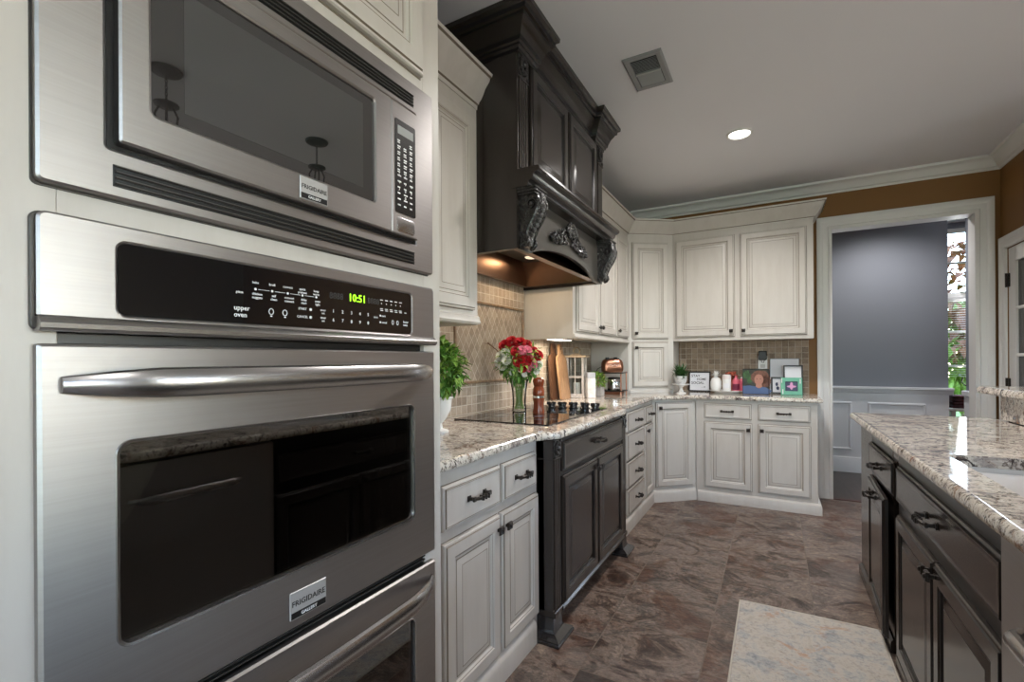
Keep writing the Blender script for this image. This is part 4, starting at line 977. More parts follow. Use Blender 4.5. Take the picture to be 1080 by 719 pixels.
# rug
m, tt, b = nmat('faded_rug'); N = NT(tt); p = N.n('ShaderNodeNewGeometry').outputs['Position']
a = N.noise(p, 9, 12, .8, .6); c_ = N.ramp(a, [(.32, (.20, .22, .24)), (.43, (.38, .385, .38)), (.52, (.50, .46, .41)), (.60, (.44, .40, .345)), (.70, (.30, .33, .35))])
b2 = N.noise(N.mapping(p, loc=(5, 2, 0)), 6, 10, .78, .6); c_ = N.mix(N.ramp(b2, [(.55, (0, 0, 0)), (.66, (.85, .85, .85))]), c_, (.45, .25, .14))
b3 = N.noise(N.mapping(p, loc=(9, 7, 0)), 60, 4, .7); c_ = N.mix(N.ramp(b3, [(.50, (0, 0, 0)), (.68, (.6, .6, .6))]), c_, (.22, .21, .22))
N.l(c_, b.inputs['Base Color']); b.inputs['Roughness'].default_value = .95; b.inputs['Specular IOR Level'].default_value = .1
N.l(N.bump(N.noise(p, 500, 2), .4, .003), b.inputs['Normal'])
RUG = m
t = thing('area_rug', 'faded cream, grey and rust rug on the tile beside the island', 'rug', (.11, 1.6, .001))
MB().box(WF, -.160, .405, .45, 2.672, .0005, .007, .003).build('pile', RUG, t)
mb = MB(); mb.box(WF, -.167, -.160, .443, 2.679, .0005, .0068, .002); mb.box(WF, .405, .411, .443, 2.679, .0005, .0068, .002); mb.box(WF, -.160, .405, 2.672, 2.679, .0005, .0068, .002); mb.box(WF, -.160, .405, .443, .45, .0005, .0068, .002)
mb.build('bound_edge', mat('rug_edge', (.50, .46, .40), .95), t)
# ================================================================== things on the counters
CZ = .9205
def foliage(mb, c, rx, rz, n, ln, wd, m=0, outward=.7, lo=-1):
    c = Vector(c)
    for _ in range(n):
        t_ = random.uniform(0, 2*PI); z = random.uniform(lo, 1); r = math.sqrt(max(0, 1-z*z)); k = random.uniform(.55, 1)
        d = Vector((r*math.cos(t_), r*math.sin(t_), z)); p = c+Vector((d.x*rx*k, d.y*rx*k, d.z*rz*k))
        dd = d*outward+Vector((random.uniform(-1, 1), random.uniform(-1, 1), random.uniform(-.6, .9)))*.6
        mb.leaf(p, dd, ln*random.uniform(.7, 1.2), wd*random.uniform(.8, 1.2), m)
# topiary in a white urn
x, y = -1.30, 1.665
t = thing('boxwood_topiary', 'leafy green boxwood plant in a white urn beside the oven tower', 'plant', (x, y, CZ))
MB().lathe((x, y, CZ), [(.001, 0), (.045, 0), (.045, .008), (.018, .018), (.016, .04), (.035, .06), (.055, .10), (.060, .145), (.066, .150), (.066, .158), (.055, .158), (.050, .12), (.001, .115)], 24).build('urn', CERAM, t)
MB().tube([(x, y, CZ+.11), (x+.004, y, CZ+.2), (x-.003, y, CZ+.30)], .006).build('trunk', BOARDD, t)
mb = MB(); foliage(mb, (x, y, 1.19), .105, .125, 520, .042, .028); fo = mb.build('foliage', LEAF, t)
mb = MB(); foliage(mb, (x, y, 1.195), .118, .128, 380, .042, .026); mb.build('young_leaves', LEAFY, t)
# glass vase and bouquet
x, y, z = -1.352, 2.515, .9270
t = thing('glass_vase', 'clear glass flower vase standing on the black cooktop', 'vase', (x, y, z))
pv = [(.040, 0), (.043, .004), (.040, .05), (.043, .12), (.052, .175), (.058, .195)]
MB().lathe((x, y, z), pv+[(r-.003, h_) for r, h_ in reversed(pv[1:])]+[(.001, .012)], 28).build('glass_wall', VGLASS, t)
t = thing('flower_bouquet', 'bouquet of red and pink blooms with white flowers in the glass vase', 'flowers', (x, y, z+.02))
bc = Vector((x, y, z+.325))
cr, cu_ = Vector((.87, .49, 0)), Vector((0, 0, 1)); cf = Vector((.49, -.87, 0))   # across the aisle view, up, toward the aisle
def flower(kind, p, r, d=None):
    mb = MB(); p = Vector(p); d = ((p-bc).normalized()*.55+cf*.6+Vector((0, 0, .35))).normalized()
    for ring, (nn, rr, tilt) in enumerate(((5, .5, 1.3), (7, .8, 1.0), (9, .95, .65), (9, 1.0, .3), (9, .95, -.05))):
        for q in range(nn):
            a = q*2*PI/nn+ring*.5+random.uniform(-.15, .15)
            e1 = d.orthogonal().normalized(); e2 = d.cross(e1); o_ = e1*math.cos(a)+e2*math.sin(a)
            dr_ = (o_*math.cos(tilt)+d*math.sin(tilt)).normalized(); sd = dr_.cross(d).normalized()
            b0 = p+o_*r*.12-d*r*.25*(1-tilt); w_ = r*.42; mid = b0+dr_*r*rr*.6+d*r*.08; tip = b0+dr_*r*rr
            mb.add([b0, mid-sd*w_, tip-sd*w_*.6+d*r*.1, tip+sd*w_*.6+d*r*.1, mid+sd*w_, mid+d*r*.03], [(0, 1, 5), (1, 2, 5), (2, 3, 5), (3, 4, 5), (4, 0, 5)])
    mb.ball(p+d*r*.3, r*.28, 7, 5)
    return mb
cr, cu_ = Vector((.87, .49, 0)), Vector((0, 0, 1)); cf = Vector((.49, -.87, 0))   # right of view, up, toward the aisle
def BP(a, b_, c_=0.05): return bc+cr*a+cu_*b_+cf*c_
for a, b_, c_, r in ((-.085, .070, .03, .036), (-.045, .095, .02, .034), (.005, .085, .03, .036), (.048, .078, .0, .030), (.112, .010, .03, .032), (.00, -.020, .09, .038), (.045, -.015, .08, .034), (-.020, .035, .08, .030), (.02, -.062, .08, .026), (.088, .040, .03, .024)):
    flower('red', BP(a, b_, c_), r).build('red_flower', RED, t)
for a, b_, c_, r in ((.012, .040, .085, .026), (.045, .040, .08, .028), (.065, .012, .08, .020), (.085, -.040, .07, .024), (.06, -.07, .08, .018)):
    flower('pink', BP(a, b_, c_), r).build('pink_flower', PINK, t)
for a, b_, c_, r in ((-.112, .008, .04, .028), (-.082, .028, .06, .026), (-.125, -.030, .03, .024), (-.075, -.018, .08, .028), (-.10, -.05, .05, .026), (.115, -.045, .03, .026), (.10, -.08, .04, .022), (.03, -.10, .07, .016), (-.04, -.085, .08, .020)):
    flower('white', BP(a, b_, c_), r).build('white_flower', WPET, t)
mb = MB(); foliage(mb, bc+Vector((0, 0, -.05)), .115, .085, 190, .062, .026); mb.build('leaves', LEAF, t)
mb = MB(); foliage(mb, bc+Vector((0, 0, -.02)), .135, .10, 150, .055, .022); 
for k in range(12): mb.leaf(bc+cr*random.uniform(-.11, .12)+cu_*random.uniform(-.02, .08), cr*random.uniform(-1, 1)+cu_, .06, .016)
mb.build('bright_leaves', LEAFY, t)
mb = MB()
for k in range(14):
    a = k*2*PI/14; mb.tube([(x+.026*math.cos(a+2.4), y+.026*math.sin(a+2.4), z+.016), (x+.018*math.cos(a+1), y+.018*math.sin(a+1), z+.10), (x+.036*math.cos(a), y+.036*math.sin(a), z+.20), (x+.075*math.cos(a), y+.075*math.sin(a), z+.30)], .003, 5)
mb.build('stems', mat('bright_stem', (.24, .36, .10), .5), t)
mb = MB(); mb.tube([bc+cr*-.09, bc+cr*-.14+cu_*.05, bc+cr*-.19+cu_*.09], [.004, .003, .005], 5); mb.leaf(bc+cr*-.15+cu_*.055, cr*-1+cu_*.8, .08, .018); mb.build('dark_twig', BOARDD, t)
# pepper mill
x, y, z = -1.20, 2.47, .9270
t = thing('pepper_mill', 'reddish turned wooden pepper mill with silver bands next to the vase', 'pepper mill', (x, y, z))
MB().lathe((x, y, z), [(.001, 0), (.034, 0), (.035, .012), (.031, .03), (.030, .06), (.034, .085), (.034, .09), (.001, .09)], 24).build('body', MILLW, t)
MB().lathe((x, y, z), [(.001, .091), (.033, .091), (.033, .102), (.001, .102)], 24).build('silver_band', CHROME, t)
MB().lathe((x, y, z), [(.001, .103), (.033, .103), (.035, .118), (.032, .145), (.027, .155), (.031, .17), (.034, .185), (.031, .20), (.015, .208), (.001, .209)], 24).build('head', MILLW, t)
# cutting boards leaning on the tiles
def lean(mb, fr, outl, n0, th, lean_, zb, m=0):   # outline (u, z) leaned back toward the wall
    mb.loft([[fr.p(u, n0+k*th-(zz-zb)*lean_, zz) for u, zz in outl] for k in (0, 1)], m)
def board(u0, u1, zt, n0, lean_, m, name, label, hw=.035, hole=True):
    uc = (u0+u1)/2; zb = CZ+.0005; o = []
    r = .05
    for cx_, cz_, a0 in ((u1-.02, zb+.02, -PI/2), (u1-r, zt-.14, 0)):
        rr = .02 if a0 < 0 else r
        for k in range(6): a = a0+PI/2*k/5; o.append((cx_+rr*math.cos(a), cz_+rr*math.sin(a)))
    o += [(uc+hw, zt-.085)]
    for k in range(9): a = PI*k/8; o.append((uc+hw*math.cos(a), zt-hw+hw*math.sin(a)))
    o += [(uc-hw, zt-.085)]
    for cx_, cz_, a0 in ((u0+r, zt-.14, PI/2), (u0+.02, zb+.02, PI)):
        rr = .02 if a0 > PI*.9 else r
        for k in range(6): a = a0+PI/2*k/5; o.append((cx_+rr*math.cos(a), cz_+rr*math.sin(a)))
    t = thing(name, label, 'cutting board', LF.p(uc, n0, CZ), 'cutting boards leaning on the tiles')
    mb = MB(); lean(mb, LF, o, n0, .018, lean_, zb); mb.build('board', m, t)
    mb = MB(); zz = zt-hw
    mb.tube([LF.p(uc+.013*math.cos(a*PI/6), n0+.0185-(zz-zb)*lean_, zz+.013*math.sin(a*PI/6)) for a in range(12)], .003, 5, closed=True)
    mb.tube([LF.p(uc, n0+.020-(zz-zb)*lean_, zz), LF.p(uc+.004, n0+.026-(zz-zb)*lean_, zz-.03), LF.p(uc-.004, n0+.026-(zz-zb)*lean_, zz-.05)], .002, 5); mb.build('hanging_cord', BLACKW, t)
board(3.37, 3.55, 1.372, -1.535, .06, BOARDD, 'cutting_board', 'dark walnut cutting board leaning against the tiled wall')
board(3.42, 3.60, 1.365, -1.475, .12, BOARDW, 'cutting_board', 'light acacia cutting board with a handle leaning beside the dark board')
# lantern
x, y = -1.462, 3.745
fr = Fr((x, y, 0), (.985, .17, 0), (-.17, .985, 0))
t = thing('lantern', 'whitewashed wooden lantern with a round metal ring on top', 'lantern', (x, y, CZ))
mb = MB(); mb.box(fr, -.078, .078, -.078, .078, CZ, CZ+.02, .002); mb.build('base', GREYW, t)
for a in (-1, 1):
    for b_ in (-1, 1): MB().box(fr, a*.064-.009, a*.064+.009, b_*.064-.009, b_*.064+.009, CZ+.02, CZ+.335, .001).build('corner_post', GREYW, t)
mb = MB()
for a in (-1, 1): mb.box(fr, -.055, .055, a*.064-.006, a*.064+.006, CZ+.165, CZ+.18); mb.box(fr, a*.064-.006, a*.064+.006, -.055, .055, CZ+.165, CZ+.18)
mb.box(fr, -.055, .055, -.07, -.058, CZ+.02, CZ+.035); mb.box(fr, -.004, .004, -.068, -.060, CZ+.035, CZ+.335)
mb.build('glazing_bars', GREYW, t)
for (q) in ((-.055, .055, -.063, -.0615), (-.055, .055, .0615, .063)): MB().box(fr, *q, CZ+.036, CZ+.334).build('pane', PANE, t)
mb = MB(); mb.box(fr, -.092, .092, -.092, .092, CZ+.335, CZ+.352, .002); mb.loft([[fr.p(a*s_, b_*s_, CZ+h_) for a, b_ in ((-1, -1), (1, -1), (1, 1), (-1, 1))] for s_, h_ in ((.05, .352), (.03, .366))]); mb.build('roof', WARMW, t)
MB().tube([Vector((x+.026*.87*math.cos(a*PI/12), y+.026*.49*math.cos(a*PI/12), CZ+.392+.026*math.sin(a*PI/12))) for a in range(24)], .0035, 6, closed=True).build('ring', mat('brass_ring', (.45, .34, .2), .3, metal=1), t)
MB().lathe((x, y, CZ+.0205), [(.001, 0), (.03, 0), (.03, .10), (.027, .104), (.001, .103)], 16).build('candle', CERAM, t)
# white block vase in front of the lantern
x, y = -1.335, 3.725
t = thing('ceramic_canister', 'slim white square canister with a grey lid in front of the lantern', 'canister', (x, y, CZ))
fr = Fr((x, y, 0), (.8, .6, 0), (-.6, .8, 0))
mb = MB(); mb.loft([rloop(fr, -.034+i, .034-i, -.03, .03, .01, 0) and [fr.p(u, n_, CZ+zz) for u, n_ in ((-.034+i, -.034+i), (.034-i, -.034+i), (.034-i, .034-i), (-.034+i, .034-i))] for i, zz in ((.003, 0), (0, .004), (0, .15), (.004, .165))]); mb.build('body', mat('marbled_ceramic', (.68, .64, .62), .3, var=.25, vscale=18), t)
mb = MB(); mb.loft([[fr.p(u, n_, CZ+zz) for u, n_ in ((-.034+i, -.034+i), (.034-i, -.034+i), (.034-i, .034-i), (-.034+i, .034-i))] for i, zz in ((.001, .1655), (.001, .205), (.004, .210))]); mb.build('lid', mat('grey_lid', (.40, .40, .42), .4), t)
# little plant in a box
x, y = -1.37, 3.97
t = thing('boxed_plant', 'small bright green plant in a pale wooden box beside the copper stand', 'plant', (x, y, CZ))
mb = MB(); mb.box(WF, x-.06, x+.06, y-.045, y+.045, CZ, CZ+.075, .003); mb.box(WF, x-.064, x+.064, y-.049, y+.049, CZ+.062, CZ+.078, .002); mb.build('box', GREYW, t)
mb = MB(); foliage(mb, (x, y, CZ+.13), .085, .065, 330, .045, .014, lo=-.5); mb.build('foliage', LEAFY, t)
# copper two-tier stand
x, y = -1.30, 4.21
t = thing('tiered_stand', 'two tier copper and glass countertop stand in the corner', 'stand', (x, y, CZ))
for a in (-1, 1):
    for b_ in (-1, 1): MB().tube([(x+a*.105, y+b_*.085, CZ), (x+a*.105, y+b_*.085, CZ+.205)], .0065, 8).build('post', COPPER, t)
for zz in (.035, .195):
    mb = MB(); mb.tube([(x-.112, y-.092, CZ+zz), (x+.112, y-.092, CZ+zz), (x+.112, y+.092, CZ+zz), (x-.112, y+.092, CZ+zz)], .005, 6, closed=True); mb.build('rail', IRON, t)
    MB().box(WF, x-.11, x+.11, y-.09, y+.09, CZ+zz+.001, CZ+zz+.005).build('glass_shelf', VGLASS, t)
fr = Fr((x, y, 0), (.87, .49, 0), (-.49, .87, 0)); z0 = CZ+.2015
t = thing('copper_toaster', 'rounded copper toaster with black knobs on top of the tiered stand', 'toaster', (x, y, z0))
mb = MB(); L = []
for i, zz in ((.010, 0), (0, .012), (-.002, .05), (.002, .085), (.012, .108), (.03, .120), (.05, .123)):
    L.append([p+Vector((0, 0, 0)) for p in [fr.p(c_[0], c_[1], z0+zz) for c_ in [((.095-i-.04)*(1 if a_ in (0, 3) else -1)+.04*math.cos(a0), (.06-i*.8-.035)*(1 if a_ < 2 else -1)+.035*math.sin(a0)) for a_, a0 in [(q, PI/2*q+PI/2*k/4) for q in range(4) for k in range(5)]]]])
mb.loft(L); mb.build('shell', COPPER, t)
mb = MB(); mb.box(fr, -.06, .06, -.030, -.012, z0+.118, z0+.1245); mb.box(fr, -.06, .06, .012, .030, z0+.118, z0+.1245); mb.build('slot', BLACKP, t)
for u in (-.045, .03): MB().box(fr, u-.016, u+.016, -.008, .008, z0+.1235, z0+.134, .003).build('lever', BLACKP, t)
mb = MB()
for k in range(6): mb.ball(fr.p(-.045+k*.018, -.061, z0+.055+(.012 if k % 2 else 0)), .004, sq=(1, .5, 1), fr=fr)
mb.build('dials', CHROME, t)
MB().tube([fr.p(-.094, 0, z0+.05), fr.p(-.13, .01, z0+.03), fr.p(-.17, .03, z0-.05), fr.p(-.15, .05, z0-.12), fr.p(-.20, .06, z0-.02), fr.p(-.26, .07, z0+.02)], .003, 6).build('power_cord', BLACKP, t)
z0 = CZ+.0405
t = thing('steel_canister', 'small polished steel canister on the lower shelf of the copper stand', 'canister', (x+.02, y-.01, z0))
MB().lathe((x+.02, y-.01, z0), [(.001, 0), (.058, 0), (.060, .006), (.060, .095), (.057, .10), (.001, .10)], 28).build('body', CHROME, t)
MB().lathe((x+.02, y-.01, z0), [(.001, .1005), (.061, .1005), (.061, .108), (.05, .116), (.001, .118)], 28).build('lid', BLACKP, t)
t = thing('copper_tray', 'shallow copper tray lying under the tiered stand', 'tray', (x, y-.0, CZ))
mb = MB(); mb.loft([[Vector((x+a*s_, y+b_*s_*.8, CZ+h_)) for a, b_ in ((-1, -1), (1, -1), (1, 1), (-1, 1))] for s_, h_ in ((.085, 0.0005), (.092, .024), (.089, .024), (.082, .004))]); mb.build('pan', COPPER, t)
# ---- back counter
x, y = -.765, 4.585
t = thing('cake_stand', 'small white ceramic pedestal stand at the left end of the back counter', 'stand', (x, y, CZ))
MB().lathe((x, y, CZ), [(.001, 0), (.045, 0), (.045, .006), (.025, .014), (.016, .03), (.016, .055), (.035, .072), (.075, .078), (.080, .088), (.075, .086), (.001, .084)], 28).build('pedestal', CERAM, t)
z0 = CZ+.0885-.003
t = thing('potted_succulent', 'spiky green succulent in a white face pot on the pedestal stand', 'plant', (x, y, z0))
MB().lathe((x, y, z0), [(.001, 0), (.034, 0), (.048, .02), (.056, .05), (.056, .075), (.050, .075), (.046, .06), (.001, .058)], 24).build('pot', mat('white_pot', (.62, .61, .60), .4), t)
mb = MB()
for a in (-.02, .02): mb.tube([Vector((x+a+.008*math.cos(q*PI/4)*.87, y-.0565+abs(a)*.15, z0+.045+.004*math.sin(q*PI/4))) for q in range(5)], .0012, 4)
mb.tube([Vector((x-.018+.006*k, y-.0555, z0+.022-.006*math.sin(PI*k/6))) for k in range(7)], .0012, 4); mb.build('face_lines', STEELD, t)
mb = MB()
for k in range(34):
    a = k*2.4; e = .35+.6*(k/34); mb.leaf((x+.012*math.cos(a), y+.012*math.sin(a), z0+.062+.02*(k/34)), (math.cos(a)*(1-e*.6), math.sin(a)*(1-e*.6), e), .095+.035*(k/34), .024, 0, -.05)
foliage(mb, (x, y, z0+.095), .055, .035, 110, .035, .020); mb.build('leaves', LEAFD, t)
mb = MB()
for a, l_ in ((-.6, .13), (.4, .14), (1.4, .12), (2.6, .13), (3.6, .12)): mb.leaf((x+.01*math.cos(a), y+.01*math.sin(a), z0+.07), (math.cos(a)*.45, math.sin(a)*.2, 1), l_, .018, 0, -.05)
mb.build('pale_spikes', mat('pale_leaf', (.42, .50, .36), .5), t)
def fbox(mb, u0, u1, z0, z1, y0, th, ln, m=0): mb.loft([[BF.p(u, -y0-k*(-th) if False else -(y0-k*th)-(zz-z0)*ln*1.0, zz) for u, zz in ((u0, z0), (u1, z0), (u1, z1), (u0, z1))] for k in (0, 1)], m)
def framed(name, label, cat, u0, u1, h_, y0, fw_, mf, mp, ln=.10, th=.014, z0=CZ+.0005, group=None):
    t = thing(name, label, cat, ((u0+u1)/2, y0, z0)); z1 = z0+h_
    def L4(i, k): return [BF.p(u, -(y0-k)-(zz-z0)*ln, zz) for u, zz in ((u0+i, z0+i), (u1-i, z0+i), (u1-i, z1-i), (u0+i, z1-i))]
    mb = MB(); mb.loft([L4(0, 0), L4(0, th-.002), L4(.002, th), L4(fw_-.002, th), L4(fw_, th-.004), L4(fw_, .002)], 0, True, False); mb.build('frame', mf, t)
    mb = MB(); mb.loft([L4(fw_, .003), L4(fw_, .005)]); p_ = mb.build('picture', mp, t)
    F = Fr(BF.p(0, -(y0-.0053), 0), (1, 0, 0), (0, -1, 0))
    class LFm:                     # frame whose n leans back with height
        U, N = F.U, F.N
        @staticmethod
        def p(u, n, z): return F.O+F.U*u+F.N*(n-(z-z0)*ln)+Vector((0, 0, z))
    return t, LFm, z0, z1, p_
t, fr, z0, z1, p_ = framed('letter_board', 'black framed white letter board sign standing on the back counter', 'sign', -.745, -.545, .195, 4.90, .013, BLACKW, PAPER)
mb = MB(); mb.text(fr, 'STAY', -.72, 0, z1-.055, .034); mb.text(fr, 'HOME', -.67, 0, z1-.086, .030); mb.text(fr, 'SOCIAL', -.72, 0, z1-.122, .034); mb.text(fr, '~ 19', -.63, 0, z1-.158, .020)
mb.build('lettering', BLACKP, p_)
# tray with pineapple, canister, bottles
x, y = -.395, 4.80
t = thing('serving_tray', 'white oval serving tray on the back counter', 'tray', (x, y, CZ))
mb = MB(); L = []
for r, zz in ((.10, 0), (.105, .004), (.135, .018), (.145, .024), (.142, .026), (.13, .019), (.10, .012)): L.append([Vector((x+r*1.05*math.cos(a*PI/16), y+r*.8*math.sin(a*PI/16), CZ+zz)) for a in range(32)])
mb.loft(L); mb.build('dish', CERAM, t)
TZ = CZ+.0165
x, y = -.487, 4.80
t = thing('ceramic_pineapple', 'white ceramic pineapple ornament on the left of the tray', 'ornament', (x, y, TZ))
MB().lathe((x, y, TZ), [(.001, 0), (.030, 0), (.044, .02), (.050, .05), (.048, .085), (.038, .115), (.018, .130), (.001, .131)], 24).build('body', CERAM, t)
mb = MB()
for k in range(22): a = k*2.4; e = .4+.6*k/22; mb.leaf((x+.008*math.cos(a), y+.008*math.sin(a), TZ+.124), (math.cos(a)*(1.1-e), math.sin(a)*(1.1-e), e), .055+.022*k/22, .016, 0, .35 if k < 12 else 0)
mb.build('crown', CERAM, t)
x, y = -.392, 4.765
t = thing('white_canister', 'white lidded candle jar in the middle of the tray', 'jar', (x, y, TZ))
MB().lathe((x, y, TZ), [(.001, 0), (.036, 0), (.037, .004), (.037, .115), (.001, .115)], 24).build('jar', CERAM, t)
MB().lathe((x, y, TZ), [(.001, .1155), (.038, .1155), (.038, .15), (.034, .154), (.001, .154)], 24).build('lid', mat('pinkish_lid', (.70, .62, .60), .4), t)
MB().box(BF, x-.022, x+.022, -(y-.0365), -(y-.0375), TZ+.035, TZ+.075).build('label_patch', PAPER, t)
PB = mat('pink_lotion', (.62, .12, .17), .3); MAG = mat('magenta_label', (.16, .02, .05), .4)
for (x, y, s_, lab) in ((-.315, 4.77, 1.0, 'pink pump bottle with a dark label on the tray'), (-.268, 4.80, .92, 'slim pink bottle at the right end of the tray')):
    t = thing('soap_bottle', lab, 'bottle', (x, y, TZ))
    MB().lathe((x, y, TZ), [(.001, 0), (.028*s_, 0), (.030*s_, .006), (.030*s_, .105*s_), (.014, .122*s_), (.012, .13*s_), (.001, .13*s_)], 20).build('bottle', PB, t)
    mb = MB(); mb.lathe((x, y, TZ), [(.001, .1305*s_), (.010, .1305*s_), (.010, .145*s_), (.001, .146*s_)], 12); mb.build('cap', CERAM if s_ < 1 else PB, t)
    if s_ == 1: MB().lathe((x, y, TZ), [(.0303, .015), (.0306, .016), (.0306, .07), (.0303, .071)], 20).build('label_band', MAG, t)
x, y = -.355, 4.84
t = thing('coral_ornament', 'rust red coral shaped ornament behind the pink bottles', 'ornament', (x, y, TZ))
mb = MB(); mb.lathe((x, y, TZ), [(.001, 0), (.018, 0), (.012, .02), (.010, .10), (.014, .14), (.001, .142)], 12)
for k in range(26): a = k*2.4; r = .012+.03*math.sqrt(k/26); mb.ball((x+r*math.cos(a)*1.1, y+r*math.sin(a)*.7, TZ+.150+.022*math.cos(k*1.3)), .013, 7, 5)
mb.build('branches', mat('rust_coral', (.34, .07, .035), .5, var=.5, vscale=60), t)
# outlet with black plug-in charger
t = thing('wall_outlet', 'white electrical outlet plate on the back wall tiles', 'outlet', (-.103, 4.986, 1.14))
MB().box(BF, -.141, -.065, -4.9875, -4.981, 1.138, 1.262, .002).build('plate', CERAM, t)
for zz in (1.168,): MB().box(BF, -.122, -.084, -4.981, -4.9795, zz-.016, zz+.016, .003).build('socket', mat('socket_grey', (.5, .49, .47), .4), t)
t = thing('plug_adapter', 'black plug-in adapter sitting in the wall outlet', 'adapter', (-.103, 4.97, 1.225))
MB().box(BF, -.137, -.068, -4.9805, -4.940, 1.222, 1.308, .006).build('block', BLACKP, t)
MB().tube([BF.p(-.115, -4.96, 1.224), BF.p(-.108, -4.958, 1.20), BF.p(-.095, -4.958, 1.198), BF.p(-.088, -4.96, 1.224)], .0025, 6).build('cord_loop', BLACKP, t)
# portrait photograph
t, fr, z0, z1, p_ = framed('framed_portrait', 'dark framed portrait photo of a smiling person in a blue shirt', 'picture frame', -.258, -.048, .225, 4.70, .004, BLACKW, mat('photo_dark_green', (.022, .024, .014), .4, var=.6, vscale=40), ln=.12)
def blob(mb, cu_, cz_, ru, rz, n_=.0004, k=20, m=0, jag=0):
    P = [(cu_+ru*math.cos(a*2*PI/k)*(1+jag*random.uniform(-1, 1)), cz_+rz*math.sin(a*2*PI/k)*(1+jag*random.uniform(-1, 1))) for a in range(k)]
    mb.loft([[fr.p(u, q, z) for u, z in P] for q in (n_, n_+.0004)], m)
mb = MB(); blob(mb, -.225, z1-.055, .03, .04, jag=.3); blob(mb, -.20, z1-.10, .022, .03, jag=.3); mb.build('photo_leaves', LEAFD, p_)
mb = MB(); blob(mb, -.118, z1-.075, .075, .060, .0005, 26, jag=.09); blob(mb, -.085, z1-.11, .05, .05, .0005, 20, jag=.1); mb.build('photo_hair', mat('photo_hair_brown', (.13, .05, .028), .5, var=.4, vscale=80), p_)
mb = MB(); blob(mb, -.128, z1-.095, .036, .047, .0011); mb.loft([[fr.p(u, q, z) for u, z in ((-.148, z1-.12), (-.108, z1-.12), (-.10, z1-.17), (-.155, z1-.17))] for q in (.0010, .0013)]); mb.build('photo_face', mat('photo_skin', (.36, .17, .12), .5), p_)
mb = MB()
for u in (-.142, -.116): blob(mb, u, z1-.088, .005, .003, .0018, 8)
mb.build('photo_eyes', BLACKW, p_)
mb = MB(); mb.tube([fr.p(-.143+.005*k, .0018, z1-.116-.005*math.sin(PI*k/6)) for k in range(7)], .0012, 4); mb.build('photo_mouth', mat('photo_lip', (.45, .12, .10), .5), p_)
mb = MB(); mb.loft([[fr.p(u, q, z) for u, z in ((-.258, z0+.004), (-.05, z0+.004), (-.028, z0+.035), (-.07, z0+.062), (-.10, z0+.068), (-.128, z0+.052), (-.155, z0+.070), (-.20, z0+.078), (-.258, z0+.072))] for q in (.0016, .0021)]); mb.build('photo_shirt', mat('photo_blue', (.06, .10, .21), .5), p_)
# white board, papers, frames
t, fr, z0, z1, p_ = framed('memo_board', 'large white memo board leaning at the back behind the smaller frames', 'board', -.045, .188, .315, 4.955, .004, mat('navy_edge', (.06, .09, .16), .4), PAPER, ln=.06, th=.01)
t, fr, z0, z1, p_ = framed('black_frame', 'black picture frame with a white card in front of the memo board', 'picture frame', .062, .212, .255, 4.885, .012, BLACKW, PAPER, ln=.10)
t, fr, z0, z1, p_ = framed('photo_holder', 'narrow black photo holder with a tiny picture left of the green frame', 'picture frame', -.036, .062, .150, 4.86, .014, BLACKW, PAPER, ln=.10)
mb = MB(); blob(mb, .010, z0+.085, .010, .018, .001, jag=.15); blob(mb, .018, z0+.05, .012, .016, .001, jag=.15); mb.build('photo_shape', mat('photo_navy', (.03, .04, .09), .5), p_)
t, fr, z0, z1, p_ = framed('green_frame', 'mint green picture frame at the right end of the back counter', 'picture frame', .040, .200, .150, 4.72, .034, mat('mint_frame', (.12, .36, .24), .35), mat('photo_navy_back', (.03, .035, .08), .4), ln=.14)
mb = MB(); blob(mb, .120, z0+.080, .012, .034, .001, 10); blob(mb, .120, z0+.074, .036, .010, .0018, 10); mb.build('photo_flower', mat('photo_pink', (.62, .30, .50), .5), p_)
mb = MB(); 
for q in ((.048, .125), (.056, .03), (.185, .12)): mb.box(fr, q[0]-.003, q[0]+.003, .009, .012, z0+q[1]-.02, z0+q[1]+.02, .001)
mb.build('frame_sparkle', CERAM, t)
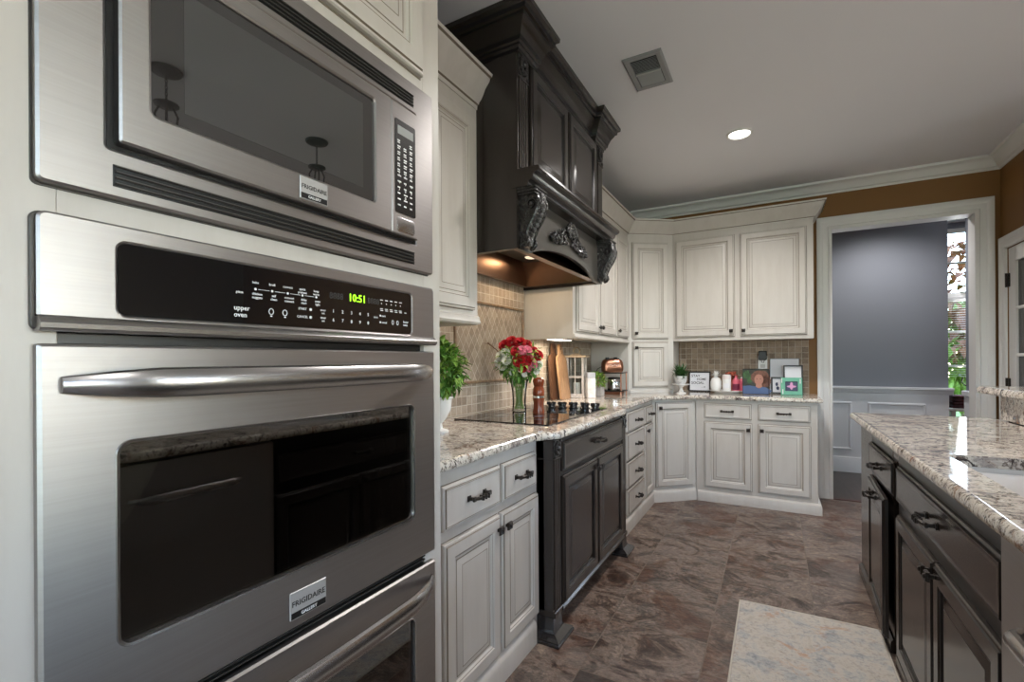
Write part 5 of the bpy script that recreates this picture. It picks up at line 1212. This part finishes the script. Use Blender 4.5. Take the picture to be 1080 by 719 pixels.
# ---- dining room glimpsed through the passage
t = thing('window_bench', 'white bench shelf under the dining room window', 'bench', (2.0, 6.85, 0))
MB().box(WF, 1.62, 2.7, 6.72, 7.05, .66, .69, .004).build('seat', TRIM, t)
for a in (1.65, 2.64): MB().box(WF, a, a+.04, 6.74, 7.03, 0, .66, .003).build('leg', TRIM, t)
t = thing('folded_blanket', 'dark red folded blankets stacked on the dining bench', 'blanket', (1.95, 6.87, .69))
mb = MB()
for k in range(4): mb.box(WF, 1.66+.01*(k % 2), 2.25-.012*k, 6.74+.006*k, 7.02, .6905+k*.034, .722+k*.034, .014, seg=3)
mb.build('folds', mat('dark_blanket', (.06, .018, .02), .9, var=.6, vscale=20), t)
x, y, z = 1.86, 6.88, .8265
t = thing('iron_candelabra', 'black iron candelabra silhouetted against the dining room window', 'candelabra', (x, y, z))
MB().lathe((x, y, z), [(.001, 0), (.06, 0), (.05, .012), (.012, .02), (.008, .20), (.014, .22), (.006, .24), (.006, .40), (.001, .42)], 14).build('stem', IRON, t)
for s_ in (-1, 1):
    MB().tube([(x, y, z+.12), (x+s_*.05, y, z+.10), (x+s_*.09, y, z+.14), (x+s_*.08, y, z+.19)], .006, 6).build('arm', IRON, t)
    MB().tube([(x, y, z+.16), (x+s_*.03, y, z+.20), (x+s_*.06, y, z+.17)], .005, 6).build('scroll', IRON, t)
# ---- outdoors beyond the windows
GRASS = mat('lawn', (.10, .22, .04), .9, var=.4, vscale=3)
MB().box(WF, -14, 18, 7.6, 30, -.4, -.3).build('lawn', GRASS, kind='stuff', label='green lawn outside the dining room window', cat='lawn')
MB().box(WF, -14, 18, -20, -2.9, -.4, -.3).build('back_lawn', GRASS, kind='stuff', label='green lawn outside the windows behind the viewer', cat='lawn')
def tree(x, y, h_, r, lab, m=LEAFY, n=1600):
    t = thing('garden_tree', lab, 'tree', (x, y, -.3), 'garden trees')
    MB().tube([(x, y, -.299), (x+.05, y, h_*.5), (x, y, h_*.8)], [.12, .09, .05], 8).build('trunk', BOARDD, t)
    mb = MB(); foliage(mb, (x, y, h_*.62), r, h_*.42, n, .26, .15); mb.build('foliage', m, t)
tree(2.75, 10.4, 2.1, .8, 'bright green garden tree close outside the dining room window', n=900)
tree(4.9, 14.5, 3.6, 1.2, 'tall green garden tree farther behind the dining window', LEAF)
tree(1.0, 15, 3.0, 1.3, 'round green garden tree at the left beyond the dining window', LEAF)
tree(2.62, 9.4, 4.6, .55, 'rust leaved garden tree reaching over the top of the dining window', mat('rust_leaf', (.28, .13, .07), .6, var=.5, vscale=8), n=420)
# slatted blind on the lower sash of the dining window
t = thing('window_blind', 'white slatted blind over the lower half of the dining window', 'blind', (2.2, 7.19, 1.0))
mb = MB()
for k in range(34): mb.box(WF, 1.56, 2.84, 7.165, 7.19, 1.02+k*.026, 1.022+k*.026)
mb.build('slats', TRIM, t); MB().box(WF, 1.56, 2.84, 7.16, 7.195, 1.90, 1.93, .003).build('head_rail', TRIM, t)
